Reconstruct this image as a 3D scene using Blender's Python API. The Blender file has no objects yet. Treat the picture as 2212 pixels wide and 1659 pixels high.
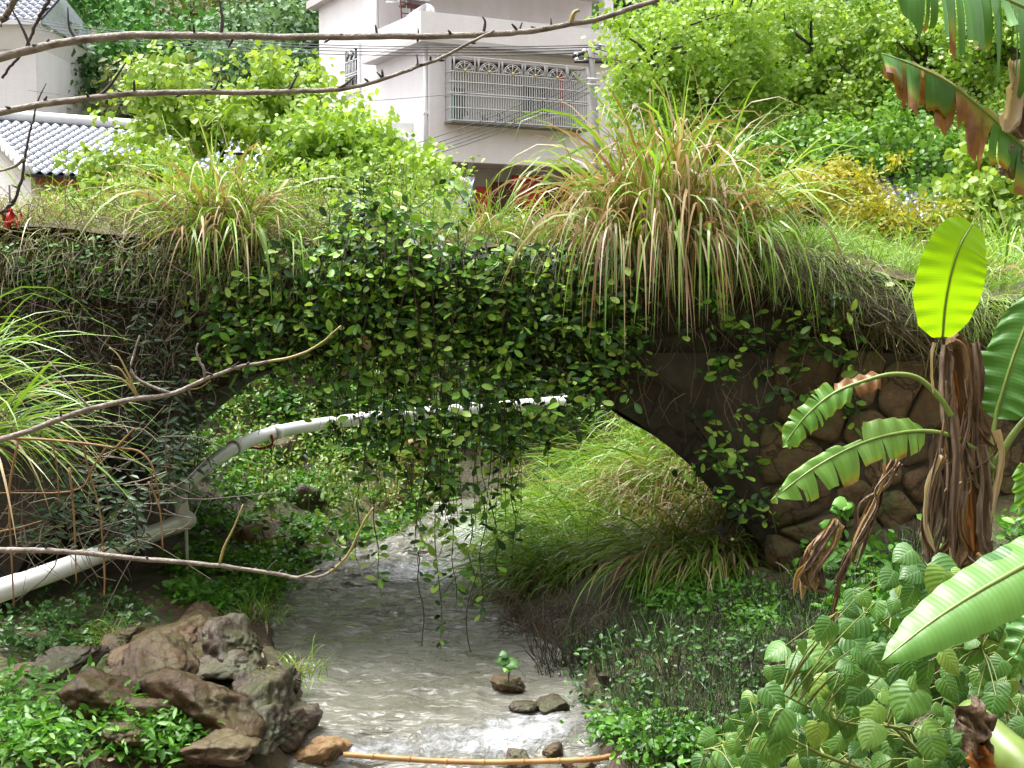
import bpy, bmesh, math, random
import numpy as np
from mathutils import Vector, Matrix, Quaternion
R = math.radians
rng = np.random.default_rng(7)
random.seed(7)
sc = bpy.context.scene
COL = sc.collection

# ------------------------------------------------------------------ camera
CAMZ, FPX, CX, CY, HOR = 2.2, 2800.0, 1106.0, 829.5, 610.0
PITCH = math.atan((CY - HOR) / FPX)
cam_d = bpy.data.cameras.new('camera')
cam = bpy.data.objects.new('camera', cam_d)
COL.objects.link(cam)
cam.location = (0, 0, CAMZ)
cam.rotation_euler = (math.pi / 2 - PITCH, 0, 0)
cam_d.sensor_width = 36.0
cam_d.lens = 36.0 * FPX / 2212.0
cam_d.clip_start = 0.05
cam_d.clip_end = 2000
sc.camera = cam

# ------------------------------------------------------------------ overcast sky, soft sun, exposure
SUN_EL, SUN_AZ = 70.0, -62.0            # azimuth from +Y towards +X
world = bpy.data.worlds.new('World')
sc.world = world
world.use_nodes = True
wn = world.node_tree
bg = wn.nodes['Background']
sky = wn.nodes.new('ShaderNodeTexSky')
sky.sky_type = 'NISHITA'
sky.sun_disc = False
sky.sun_elevation = R(SUN_EL)
sky.sun_rotation = R(SUN_AZ)
sky.air_density = 1.0
sky.dust_density = 6.0
sky.ozone_density = 1.0
hs = wn.nodes.new('ShaderNodeHueSaturation')
hs.inputs['Saturation'].default_value = 0.12
wn.links.new(sky.outputs[0], hs.inputs['Color'])
wn.links.new(hs.outputs[0], bg.inputs[0])
bg.inputs[1].default_value = 0.15
sun_d = bpy.data.lights.new('sun', 'SUN')
sun_d.energy = 1.5
sun_d.angle = R(25)
sun_d.color = (1.0, 0.97, 0.92)
sun = bpy.data.objects.new('sun', sun_d)
COL.objects.link(sun)
sd = Vector((math.sin(R(SUN_AZ)) * math.cos(R(SUN_EL)), math.cos(R(SUN_AZ)) * math.cos(R(SUN_EL)), math.sin(R(SUN_EL))))
sun.rotation_euler = sd.to_track_quat('Z', 'Y').to_euler()
vs = sc.view_settings
vs.view_transform = 'Standard'
vs.look = 'None'
vs.gamma = 1
vs.exposure = 1.75
sc.cycles.max_bounces = 8
sc.cycles.transparent_max_bounces = 8
sc.cycles.use_denoising = True
sc.cycles.sample_clamp_indirect = 6

# ------------------------------------------------------------------ picture point -> place
def ray(px, py):
    u, v = (px - CX) / FPX, (CY - py) / FPX
    s, c = math.sin(PITCH), math.cos(PITCH)
    return np.array([u, v * s + c, v * c - s])
def P(px, py, Y):
    d = ray(px, py)
    return np.array([0, 0, CAMZ]) + d * (Y / d[1])
def PZ(px, py, z=0.0):
    d = ray(px, py)
    return np.array([0, 0, CAMZ]) + d * ((z - CAMZ) / d[2])
def PA(pts, Y):
    if np.isscalar(Y): Y = [Y] * len(pts)
    return np.array([P(a, b, y) for (a, b), y in zip(pts, Y)])
def unproject(p):
    s, c = math.sin(PITCH), math.cos(PITCH)
    q = np.asarray(p) - np.array([0, 0, CAMZ])
    fw = q[..., 1] * c - q[..., 2] * s
    up = q[..., 1] * s + q[..., 2] * c
    return CX + FPX * q[..., 0] / fw, CY - FPX * up / fw

# ------------------------------------------------------------------ numpy helpers
def unit(a):
    a = np.asarray(a, float)
    return a / np.maximum(np.linalg.norm(a, axis=-1, keepdims=True), 1e-9)
def _hash(i, j, s):
    n = (i.astype(np.int64) * 374761393 + j.astype(np.int64) * 668265263 + s * 1442695041) & 0x7fffffff
    n = ((n ^ (n >> 13)) * 1274126177) & 0x7fffffff
    n = (n ^ (n >> 16)) & 0xffff
    return n / 65535.0
def vnoise(x, y, s=0):
    x, y = np.asarray(x, float), np.asarray(y, float)
    i, j = np.floor(x), np.floor(y)
    fx, fy = x - i, y - j
    fx, fy = fx * fx * (3 - 2 * fx), fy * fy * (3 - 2 * fy)
    a = _hash(i, j, s); b = _hash(i + 1, j, s); c = _hash(i, j + 1, s); d = _hash(i + 1, j + 1, s)
    return (a + (b - a) * fx) * (1 - fy) + (c + (d - c) * fx) * fy - 0.5
def fbm(x, y, o=4, s=0):
    t = 0; a = 1.0
    for k in range(o):
        t = t + a * vnoise(np.asarray(x) * 2 ** k, np.asarray(y) * 2 ** k, s + k); a *= 0.5
    return t
def sstep(x, a, b):
    t = np.clip((np.asarray(x, float) - a) / (b - a), 0, 1)
    return t * t * (3 - 2 * t)
def curve(pts, n):
    """smooth (Catmull-Rom) curve through the points, n samples"""
    p = np.asarray(pts, float)
    if len(p) == 2:
        t = np.linspace(0, 1, n)[:, None]
        return p[0] * (1 - t) + p[1] * t
    q = np.vstack([2 * p[0] - p[1], p, 2 * p[-1] - p[-2]])
    m = len(p) - 1
    out = []
    for t in np.linspace(0, m, n):
        i = min(int(t), m - 1); f = t - i
        a, b, c, d = q[i], q[i + 1], q[i + 2], q[i + 3]
        out.append(0.5 * ((2 * b) + (c - a) * f + (2 * a - 5 * b + 4 * c - d) * f * f + (3 * b - a - 3 * c + d) * f ** 3))
    return np.array(out)

class MB:
    """collects geometry; build() links it as ONE mesh object"""
    def __init__(s):
        s.V = []; s.F = {3: [], 4: []}; s.L = []; s.n = 0
    def add(s, V, F, luv=None):
        V = np.asarray(V, float).reshape(-1, 3)
        if isinstance(F, list) and len(F) and np.ndim(F[0]) == 1: F = np.array(F)
        for f in (F if isinstance(F, list) else [F]):
            f = np.asarray(f, np.int64)
            if f.size: s.F[f.shape[1]].append(f + s.n)
        s.V.append(V)
        s.L.append(np.zeros((len(V), 3)) if luv is None else np.asarray(luv, float).reshape(-1, 3))
        s.n += len(V)
        return s
    def box(s, x0, x1, y0, y1, z0, z1):
        v = [(x, y, z) for x in (x0, x1) for y in (y0, y1) for z in (z0, z1)]
        return s.add(v, [(0, 1, 3, 2), (4, 6, 7, 5), (0, 4, 5, 1), (2, 3, 7, 6), (0, 2, 6, 4), (1, 5, 7, 3)])
    def tube(s, pts, r, sides=6, cap=True, rnd=0.0):
        p = np.asarray(pts, float); n = len(p)
        r = np.broadcast_to(np.asarray(r, float), (n,))
        t = unit(np.gradient(p, axis=0))
        ref = np.array([0, 0, 1.0]) if abs(t[:, 2]).mean() < 0.8 else np.array([1.0, 0, 0])
        a = unit(np.cross(t, ref)); b = np.cross(t, a)
        ang = np.linspace(0, 2 * math.pi, sides, endpoint=False)
        V = p[:, None] + r[:, None, None] * (a[:, None] * np.cos(ang)[None, :, None] + b[:, None] * np.sin(ang)[None, :, None])
        i = np.arange(n - 1)[:, None] * sides; j = np.arange(sides)[None]; j2 = (j + 1) % sides
        F = np.stack([i + j, i + j2, i + sides + j2, i + sides + j], -1).reshape(-1, 4)
        luv = np.zeros((n, sides, 3)); luv[..., 0] = np.linspace(-1, 1, sides)[None]; luv[..., 1] = np.linspace(0, 1, n)[:, None]; luv[..., 2] = rnd
        V = V.reshape(-1, 3); luv = luv.reshape(-1, 3)
        Fs = [F]
        if cap:
            V = np.vstack([V, p[:1], p[-1:]]); luv = np.vstack([luv, luv[:1], luv[-1:]])
            c0, c1 = n * sides, n * sides + 1
            jj = np.arange(sides); kk = (jj + 1) % sides
            Fs.append(np.stack([np.full(sides, c0), kk, jj], -1))
            Fs.append(np.stack([np.full(sides, c1), (n - 1) * sides + jj, (n - 1) * sides + kk], -1))
        return s.add(V, Fs, luv)
    def mesh(s, name, smooth=True):
        V = np.vstack(s.V) if s.V else np.zeros((0, 3))
        me = bpy.data.meshes.new(name)
        F3 = np.vstack(s.F[3]) if s.F[3] else np.zeros((0, 3), np.int64)
        F4 = np.vstack(s.F[4]) if s.F[4] else np.zeros((0, 4), np.int64)
        lo = np.concatenate([F3.ravel(), F4.ravel()]).astype(np.int32)
        tot = np.concatenate([np.full(len(F3), 3), np.full(len(F4), 4)]).astype(np.int32)
        st = np.concatenate([[0], np.cumsum(tot)[:-1]]).astype(np.int32) if len(tot) else tot
        me.vertices.add(len(V)); me.vertices.foreach_set('co', V.astype(np.float32).ravel())
        me.loops.add(len(lo)); me.loops.foreach_set('vertex_index', lo)
        me.polygons.add(len(tot)); me.polygons.foreach_set('loop_start', st); me.polygons.foreach_set('loop_total', tot)
        me.polygons.foreach_set('use_smooth', np.full(len(tot), smooth))
        at = me.attributes.new('luv', 'FLOAT_VECTOR', 'POINT')
        at.data.foreach_set('vector', np.vstack(s.L).astype(np.float32).ravel())
        me.update(calc_edges=True)
        return me
    def build(s, name, mat, parent=None, smooth=True, **kw):
        return link(name, s.mesh(name, smooth), mat, parent, **kw)

def link(name, me, mat=None, parent=None, loc=None, kind=None):
    o = bpy.data.objects.new(name, me)
    COL.objects.link(o)
    if mat is not None and not me.materials: me.materials.append(mat)
    elif mat is not None and me.materials[0] != mat:
        o.material_slots[0].link = 'OBJECT'; o.material_slots[0].material = mat
    if parent is not None:
        o.parent = parent
    if loc is not None: o.location = loc
    if kind: o['kind'] = kind
    return o
def tag(o, label, cat, group=None, kind=None):
    o['label'] = label; o['category'] = cat
    if group: o['group'] = group
    if kind: o['kind'] = kind
    return o
def thing(name, label, cat, loc=(0, 0, 0), rz=0, group=None):
    o = bpy.data.objects.new(name, None)
    o.empty_display_size = 0.1
    COL.objects.link(o)
    o.location = loc; o.rotation_euler = (0, 0, rz)
    return tag(o, label, cat, group)
def structure(o):
    o['kind'] = 'structure'; return o

# ------------------------------------------------------------------ materials
def nodes(name):
    m = bpy.data.materials.new(name); m.use_nodes = True
    t = m.node_tree
    return m, t, t.nodes['Principled BSDF'], t.nodes['Material Output']
def N(t, kind, **kw):
    n = t.nodes.new('ShaderNode' + kind)
    for k, v in kw.items():
        if k in n.inputs: n.inputs[k].default_value = v
        else: setattr(n, k, v)
    return n
def math_n(t, op, a, b=None):
    n = N(t, 'Math', operation=op)
    for i, q in enumerate((a, b)):
        if q is None: continue
        if isinstance(q, (int, float)): n.inputs[i].default_value = q
        else: t.links.new(q, n.inputs[i])
    return n.outputs[0]
def ramp(t, fac, stops, interp='LINEAR'):
    n = N(t, 'ValToRGB'); cr = n.color_ramp; cr.interpolation = interp
    while len(cr.elements) < len(stops): cr.elements.new(0.5)
    for e, (p, c) in zip(cr.elements, stops):
        e.position = p; e.color = (*c, 1) if len(c) == 3 else c
    if fac is not None: t.links.new(fac, n.inputs[0])
    return n.outputs[0]
def mixc(t, f, a, b, mode='MIX'):
    n = N(t, 'Mix', data_type='RGBA', blend_type=mode)
    for s, q in ((n.inputs[0], f), (n.inputs[6], a), (n.inputs[7], b)):
        if isinstance(q, (int, float)): s.default_value = q
        elif isinstance(q, tuple): s.default_value = (*q, 1) if len(q) == 3 else q
        else: t.links.new(q, s)
    return n.outputs[2]
def noise_n(t, scale, detail=4, rough=0.6, coord='Object', dist=0.0, stretch=None):
    tc = N(t, 'TexCoord').outputs[coord]
    if stretch:
        mp = N(t, 'Mapping'); mp.inputs['Scale'].default_value = stretch
        t.links.new(tc, mp.inputs[0]); tc = mp.outputs[0]
    n = N(t, 'TexNoise', Scale=scale, Detail=detail, Roughness=rough, Distortion=dist)
    t.links.new(tc, n.inputs['Vector'])
    return n.outputs[0]
def bump(t, bsdf, h, strength=0.5, dist=0.02):
    b = N(t, 'Bump', Strength=strength, Distance=dist)
    t.links.new(h, b.inputs['Height']); t.links.new(b.outputs[0], bsdf.inputs['Normal'])
    return b
def leaf_mat(name, stops, rough=0.42, trans=0.35, vein=0.0, veinc=(0.3, 0.45, 0.12), dry=None, stripes=0.0, spec=0.5, spots=0.0, tcol=(1.25, 1.15, 0.6)):
    """leaf: colour picked per leaf from the stops; luv = (across, along, random)"""
    m, t, b, out = nodes(name)
    at = N(t, 'Attribute', attribute_name='luv')
    sx = N(t, 'SeparateXYZ'); t.links.new(at.outputs['Vector'], sx.inputs[0])
    oi = N(t, 'ObjectInfo')
    if dry is None:
        rnd = math_n(t, 'FRACT', math_n(t, 'ADD', sx.outputs[2], oi.outputs['Random']))
    else:
        rnd = math_n(t, 'FRACT', math_n(t, 'ADD', math_n(t, 'MULTIPLY', noise_n(t, 3.0, 2), 0.8), oi.outputs['Random']))
    c = ramp(t, rnd, stops)
    if spots:
        c = mixc(t, math_n(t, 'MULTIPLY', math_n(t, 'GREATER_THAN', noise_n(t, 60, 2), 0.62), spots), c, (0.16, 0.1, 0.03))
    if stripes:
        w = math_n(t, 'SINE', math_n(t, 'MULTIPLY', sx.outputs[1], stripes))
        h = math_n(t, 'ADD', w, 0)
        c = mixc(t, math_n(t, 'MULTIPLY', math_n(t, 'ADD', w, 1), 0.05), c, (0.02, 0.05, 0.01))
        bump(t, b, h, 0.12, 0.002)
    if name == 'heart_leaf':
        sv = math_n(t, 'SINE', math_n(t, 'MULTIPLY', math_n(t, 'SUBTRACT', sx.outputs[1], math_n(t, 'MULTIPLY', math_n(t, 'ABSOLUTE', sx.outputs[0]), 0.3)), 46.0))
        c = mixc(t, math_n(t, 'MULTIPLY', math_n(t, 'GREATER_THAN', sv, 0.86), 0.35), c, veinc)
        c = mixc(t, math_n(t, 'MULTIPLY', ramp(t, noise_n(t, 2.5, 4), [(0.4, (0, 0, 0)), (0.7, (1, 1, 1))]), 0.35), c, (0.05, 0.12, 0.012))
        bump(t, b, sv, 0.18, 0.004)
    if vein:
        au = math_n(t, 'ABSOLUTE', sx.outputs[0])
        v = math_n(t, 'MULTIPLY', math_n(t, 'LESS_THAN', au, 0.07), vein)
        c = mixc(t, v, c, veinc)
    if dry is not None:
        f = ramp(t, math_n(t, 'ADD', sx.outputs[2], math_n(t, 'MULTIPLY', math_n(t, 'SUBTRACT', noise_n(t, 14, 4), 0.5), 0.5)), [(0.38, (0, 0, 0)), (0.55, (1, 1, 1))])
        dc = ramp(t, noise_n(t, 9, 5), [(0.3, dry[0]), (0.52, dry[1]), (0.7, dry[2])])
        yl = ramp(t, sx.outputs[2], [(0.2, (0, 0, 0)), (0.42, (1, 1, 1))])
        c = mixc(t, math_n(t, 'MULTIPLY', yl, 0.6), c, (0.36, 0.36, 0.03))
        c = mixc(t, f, c, dc)
    t.links.new(c, b.inputs['Base Color'])
    b.inputs['Roughness'].default_value = rough
    b.inputs['Specular IOR Level'].default_value = spec
    tr = N(t, 'BsdfTranslucent')
    t.links.new(mixc(t, 1.0, c, tcol, 'MULTIPLY'), tr.inputs[0])
    mx = N(t, 'MixShader'); mx.inputs[0].default_value = trans
    t.links.new(b.outputs[0], mx.inputs[1]); t.links.new(tr.outputs[0], mx.inputs[2])
    t.links.new(mx.outputs[0], out.inputs[0])
    return m
def plain(name, col, rough=0.6, metal=0.0, var=0.15, scale=8.0, bumps=0.0, spec=0.5, dark=None, stretch=None):
    m, t, b, out = nodes(name)
    n = noise_n(t, scale, 6, stretch=stretch)
    d = dark or tuple(q * (1 - var * 2) for q in col)
    c = ramp(t, n, [(0.3, d), (0.65, col)])
    t.links.new(c, b.inputs['Base Color'])
    b.inputs['Roughness'].default_value = rough
    b.inputs['Metallic'].default_value = metal
    b.inputs['Specular IOR Level'].default_value = spec
    if bumps: bump(t, b, noise_n(t, scale * 3, 6, stretch=stretch), bumps, 0.02)
    return m
def rock_mat(name, cols, moss=0.0, rough=0.5, scale=3.0):
    m, t, b, out = nodes(name)
    n1 = noise_n(t, scale, 8, 0.65, dist=0.6)
    c = ramp(t, n1, [(0.25, cols[0]), (0.45, cols[1]), (0.6, cols[2]), (0.75, cols[3])])
    oi = N(t, 'ObjectInfo')
    c = mixc(t, 0.45, c, ramp(t, oi.outputs['Random'], [(0.0, cols[1]), (0.4, cols[2]), (0.7, cols[3]), (1.0, cols[0])]))
    c = mixc(t, math_n(t, 'MULTIPLY', ramp(t, noise_n(t, 17, 6, 0.7), [(0.45, (0, 0, 0)), (0.7, (1, 1, 1))]), 0.55), c, cols[0])
    if moss:
        g = N(t, 'NewGeometry'); sz = N(t, 'SeparateXYZ'); t.links.new(g.outputs['Normal'], sz.inputs[0])
        f = math_n(t, 'MULTIPLY', ramp(t, math_n(t, 'ADD', noise_n(t, 4, 5), math_n(t, 'MULTIPLY', sz.outputs[2], 0.15)), [(0.52, (0, 0, 0)), (0.68, (1, 1, 1))]), moss)
        c = mixc(t, f, c, (0.06, 0.10, 0.025))
    t.links.new(c, b.inputs['Base Color'])
    b.inputs['Roughness'].default_value = rough
    b.inputs['Specular IOR Level'].default_value = 0.3
    tc = N(t, 'TexCoord'); wv = N(t, 'TexNoise', Scale=4.0, Detail=5.0); t.links.new(tc.outputs['Object'], wv.inputs['Vector'])
    vo = N(t, 'TexVoronoi', feature='DISTANCE_TO_EDGE', Scale=4.5); t.links.new(mixc(t, 0.22, tc.outputs['Object'], wv.outputs['Color']), vo.inputs['Vector'])
    crk = ramp(t, vo.outputs['Distance'], [(0.0, (1, 1, 1)), (0.035, (0, 0, 0))])
    c2 = mixc(t, math_n(t, 'MULTIPLY', crk, 0.8), c, (0.012, 0.009, 0.007)); t.links.new(c2, b.inputs['Base Color'])
    h = math_n(t, 'ADD', noise_n(t, 9, 9, 0.7, dist=0.8), math_n(t, 'MULTIPLY', noise_n(t, 45, 5), 0.35))
    bump(t, b, h, 0.7, 0.03)
    return m

M = {}
G = lambda *c: c
M['tree_bright'] = leaf_mat('young_tree_leaf', [(0, (0.15, 0.29, 0.03)), (0.4, (0.25, 0.42, 0.05)), (0.8, (0.33, 0.50, 0.08)), (1, (0.42, 0.55, 0.17))], 0.45, 0.45)
M['tree_mid'] = leaf_mat('mid_tree_leaf', [(0, (0.06, 0.17, 0.02)), (0.5, (0.11, 0.26, 0.025)), (1, (0.20, 0.38, 0.04))], 0.4, 0.4)
M['shrub_yellow'] = leaf_mat('yellow_green_leaf', [(0, (0.15, 0.29, 0.03)), (0.5, (0.23, 0.38, 0.04)), (1, (0.32, 0.44, 0.09))], 0.5, 0.4)
M['olive'] = leaf_mat('olive_leaf', [(0, (0.20, 0.22, 0.01)), (0.5, (0.34, 0.34, 0.02)), (1, (0.44, 0.40, 0.04))], 0.5, 0.4)
M['hill_a'] = leaf_mat('hill_green_leaf', [(0, (0.03, 0.12, 0.02)), (0.6, (0.07, 0.22, 0.03)), (1, (0.12, 0.32, 0.04))], 0.6, 0.3)
M['hill_b'] = leaf_mat('hill_grey_green_leaf', [(0, (0.07, 0.15, 0.06)), (0.6, (0.13, 0.25, 0.10)), (1, (0.20, 0.34, 0.16))], 0.6, 0.3)
M['hill_c'] = leaf_mat('hill_olive_leaf', [(0, (0.06, 0.10, 0.02)), (0.6, (0.13, 0.18, 0.04)), (1, (0.22, 0.26, 0.08))], 0.6, 0.3)
M['hill_d'] = leaf_mat('hill_dark_leaf', [(0, (0.02, 0.07, 0.02)), (0.6, (0.05, 0.13, 0.03)), (1, (0.08, 0.19, 0.04))], 0.6, 0.3)
M['vine'] = leaf_mat('vine_leaf', [(0, (0.015, 0.06, 0.012)), (0.3, (0.045, 0.15, 0.018)), (0.48, (0.12, 0.30, 0.025)), (0.68, (0.24, 0.46, 0.045)), (1, (0.40, 0.58, 0.11))], 0.45, 0.3, vein=0.35, spots=0.25)
M['vine_old'] = leaf_mat('old_vine_leaf', [(0, (0.010, 0.030, 0.008)), (0.6, (0.03, 0.085, 0.015)), (0.9, (0.06, 0.16, 0.025)), (1, (0.10, 0.07, 0.03))], 0.6, 0.2, spec=0.3)
M['creeper'] = leaf_mat('creeper_leaf', [(0, (0.012, 0.04, 0.014)), (0.6, (0.03, 0.09, 0.025)), (1, (0.09, 0.17, 0.04))], 0.38, 0.25)
M['grass_green'] = leaf_mat('grass_green', [(0, (0.09, 0.20, 0.02)), (0.5, (0.19, 0.36, 0.03)), (0.85, (0.28, 0.46, 0.06)), (1, (0.36, 0.44, 0.19))], 0.3, 0.35, vein=0.3, veinc=(0.4, 0.5, 0.3))
M['grass_dry'] = leaf_mat('grass_dry', [(0, (0.20, 0.115, 0.05)), (0.4, (0.36, 0.24, 0.115)), (0.75, (0.48, 0.37, 0.22)), (1, (0.56, 0.48, 0.35))], 0.45, 0.25)
M['grass_fine'] = leaf_mat('grass_fine', [(0, (0.10, 0.20, 0.02)), (0.5, (0.20, 0.33, 0.05)), (1, (0.33, 0.42, 0.11))], 0.4, 0.35)
M['meadow'] = leaf_mat('meadow_grass', [(0, (0.13, 0.28, 0.04)), (0.5, (0.24, 0.42, 0.08)), (1, (0.38, 0.52, 0.18))], 0.5, 0.35)
M['thatch'] = leaf_mat('dead_thatch', [(0, (0.05, 0.035, 0.025)), (0.5, (0.12, 0.09, 0.06)), (1, (0.24, 0.19, 0.13))], 0.6, 0.1)
M['thatch_olive'] = leaf_mat('olive_thatch', [(0, (0.08, 0.09, 0.02)), (0.5, (0.20, 0.18, 0.06)), (1, (0.32, 0.27, 0.12))], 0.6, 0.2)
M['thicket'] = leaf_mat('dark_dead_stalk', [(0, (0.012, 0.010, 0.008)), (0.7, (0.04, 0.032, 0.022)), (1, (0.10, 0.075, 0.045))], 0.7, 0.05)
M['weed'] = leaf_mat('weed_leaf', [(0, (0.04, 0.14, 0.015)), (0.5, (0.09, 0.27, 0.025)), (1, (0.18, 0.40, 0.05))], 0.4, 0.35)
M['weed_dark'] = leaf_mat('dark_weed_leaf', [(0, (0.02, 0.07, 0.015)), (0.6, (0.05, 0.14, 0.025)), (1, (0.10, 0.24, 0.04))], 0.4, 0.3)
M['heart'] = leaf_mat('heart_leaf', [(0, (0.035, 0.115, 0.016)), (0.4, (0.07, 0.19, 0.025)), (0.8, (0.13, 0.27, 0.04)), (1, (0.24, 0.36, 0.05))], 0.42, 0.3, vein=0.35, veinc=(0.22, 0.38, 0.15), spots=0.12)
DRY = ((0.09, 0.035, 0.015), (0.24, 0.11, 0.035), (0.42, 0.25, 0.11))
M['banana'] = leaf_mat('banana_leaf', [(0, (0.05, 0.16, 0.028)), (0.6, (0.085, 0.23, 0.04)), (1, (0.14, 0.31, 0.055))], 0.38, 0.3, dry=DRY, stripes=260.0, vein=0.3)
M['banana_pale'] = leaf_mat('pale_banana_leaf', [(0, (0.12, 0.29, 0.04)), (0.5, (0.17, 0.35, 0.06)), (1, (0.30, 0.45, 0.14))], 0.36, 0.35, dry=DRY, stripes=220.0, vein=0.3)
M['banana_young'] = leaf_mat('young_banana_leaf', [(0, (0.24, 0.48, 0.01)), (1, (0.30, 0.54, 0.012))], 0.4, 0.6, dry=DRY, stripes=330.0, vein=0.7, veinc=(0.16, 0.30, 0.01), tcol=(1.3, 1.2, 0.35))
M['banana_dead'] = plain('dead_banana_leaf', (0.34, 0.24, 0.16), 0.65, scale=7, bumps=0.6, dark=(0.045, 0.022, 0.012), stretch=(7, 7, 0.7))
M['petiole'] = plain('banana_petiole', (0.20, 0.29, 0.06), 0.35, var=0.2, scale=6)
M['banana_stem'] = plain('banana_stem_bark', (0.26, 0.15, 0.06), 0.55, var=0.3, scale=5, bumps=0.5, dark=(0.06, 0.025, 0.012), stretch=(6, 6, 0.6))
M['banana_sheath'] = plain('banana_red_sheath', (0.40, 0.16, 0.03), 0.4, var=0.3, scale=5, bumps=0.4, dark=(0.16, 0.03, 0.01), stretch=(5, 5, 0.5))
M['bark_grey'] = plain('bare_branch_bark', (0.30, 0.26, 0.22), 0.6, var=0.3, scale=30, bumps=0.5, dark=(0.10, 0.075, 0.06))
M['bark_dark'] = plain('tree_bark', (0.07, 0.055, 0.045), 0.7, var=0.3, scale=10, bumps=0.5)
M['twig_dark'] = plain('dark_twig_bark', (0.045, 0.035, 0.03), 0.6, var=0.2, scale=20)
M['twig_green'] = plain('green_twig_bark', (0.30, 0.26, 0.09), 0.5, var=0.2, scale=20, dark=(0.28, 0.20, 0.06))
M['stem_vine'] = plain('vine_stem', (0.045, 0.035, 0.022), 0.7, var=0.2, scale=20)
M['stem_green'] = plain('green_stem', (0.20, 0.25, 0.06), 0.5, var=0.2, scale=12)
M['bamboo'] = plain('bamboo_cane', (0.42, 0.24, 0.09), 0.4, var=0.25, scale=8, dark=(0.26, 0.11, 0.03))
M['stalk_brown'] = plain('dry_stalk', (0.30, 0.16, 0.06), 0.6, var=0.3, scale=10)
M['pvc'] = plain('white_pvc', (0.80, 0.80, 0.80), 0.3, var=0.04, scale=5)
M['black'] = plain('black_plastic', (0.02, 0.02, 0.022), 0.5, var=0.1)
M['red'] = plain('red_paint', (0.45, 0.02, 0.03), 0.5, var=0.15)
M['maroon'] = plain('maroon_paint', (0.14, 0.02, 0.03), 0.6, var=0.15)
M['red_bright'] = plain('red_paper', (0.60, 0.03, 0.03), 0.5, var=0.1)
M['orange'] = plain('orange_cloth', (0.55, 0.09, 0.02), 0.5, var=0.15)
M['white_paint'] = plain('white_paint', (0.78, 0.78, 0.80), 0.5, var=0.03)
M['steel'] = plain('stainless_steel', (0.66, 0.66, 0.66), 0.35, metal=0.15, var=0.08)
M['brass'] = plain('brass_boss', (0.55, 0.46, 0.20), 0.35, metal=0.6, var=0.1)
M['dark_glass'] = plain('dark_glass', (0.02, 0.024, 0.026), 0.35, var=0.1, spec=0.25)
M['green_glass'] = plain('green_glass', (0.03, 0.16, 0.12), 0.1, var=0.1)
M['concrete'] = plain('concrete', (0.20, 0.19, 0.18), 0.8, var=0.12, scale=6, bumps=0.2)
M['wire'] = plain('black_cable', (0.035, 0.035, 0.04), 0.5, var=0.05)
M['rust'] = plain('rusty_iron', (0.14, 0.05, 0.035), 0.7, var=0.25)
M['wood_red'] = plain('red_brown_wood', (0.26, 0.08, 0.03), 0.6, var=0.2)
M['grey_tube'] = plain('solar_tubes', (0.22, 0.24, 0.28), 0.2, var=0.1)
# ------------------------------------------------------------------ wall, roof, soil, water materials
def wall_mat(name, col, tile=0.06):
    m, t, b, out = nodes(name)
    br = N(t, 'TexBrick', Scale=1.0)
    br.inputs['Color1'].default_value = (*col, 1)
    br.inputs['Color2'].default_value = (*(q * 0.965 for q in col), 1)
    br.inputs['Mortar'].default_value = (*(q * 0.90 for q in col), 1)
    br.inputs['Brick Width'].default_value = tile * 4
    br.inputs['Row Height'].default_value = tile
    br.inputs['Mortar Size'].default_value = tile * 0.09
    tc = N(t, 'TexCoord'); sx = N(t, 'SeparateXYZ'); cb = N(t, 'CombineXYZ')
    t.links.new(tc.outputs['Object'], sx.inputs[0])
    t.links.new(math_n(t, 'ADD', sx.outputs[0], sx.outputs[1]), cb.inputs[0]); t.links.new(sx.outputs[2], cb.inputs[1])
    t.links.new(cb.outputs[0], br.inputs['Vector'])
    st = ramp(t, noise_n(t, 0.7, 6, 0.7, stretch=(1.5, 1.5, 0.35)), [(0.3, (0.88, 0.87, 0.86)), (0.6, (1, 1, 1))])
    t.links.new(mixc(t, 1.0, br.outputs[0], st, 'MULTIPLY'), b.inputs['Base Color'])
    b.inputs['Roughness'].default_value = 0.45
    return m
M['wall'] = wall_mat('tiled_wall', (0.84, 0.805, 0.825))
M['wall_white'] = wall_mat('white_wall', (0.80, 0.78, 0.79), 0.08)
M['render'] = plain('painted_render', (0.74, 0.72, 0.72), 0.7, var=0.05, scale=2)
M['render_grey_and_shade'] = plain('grey_and_shade_render', (0.42, 0.39, 0.38), 0.8, var=0.08, scale=2)  # plain grey; also holds the cottage eave wall's shade in its colour
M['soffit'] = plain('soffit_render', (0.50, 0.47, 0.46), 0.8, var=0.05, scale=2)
M['tile'] = plain('grey_glazed_tile', (0.30, 0.32, 0.38), 0.22, var=0.2, scale=5, spec=0.7)
M['tile_dark'] = plain('roof_underlay', (0.035, 0.038, 0.045), 0.8, var=0.2)
M['ridge'] = plain('white_ridge', (0.72, 0.72, 0.74), 0.5, var=0.05)
M['soil'] = None
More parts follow.
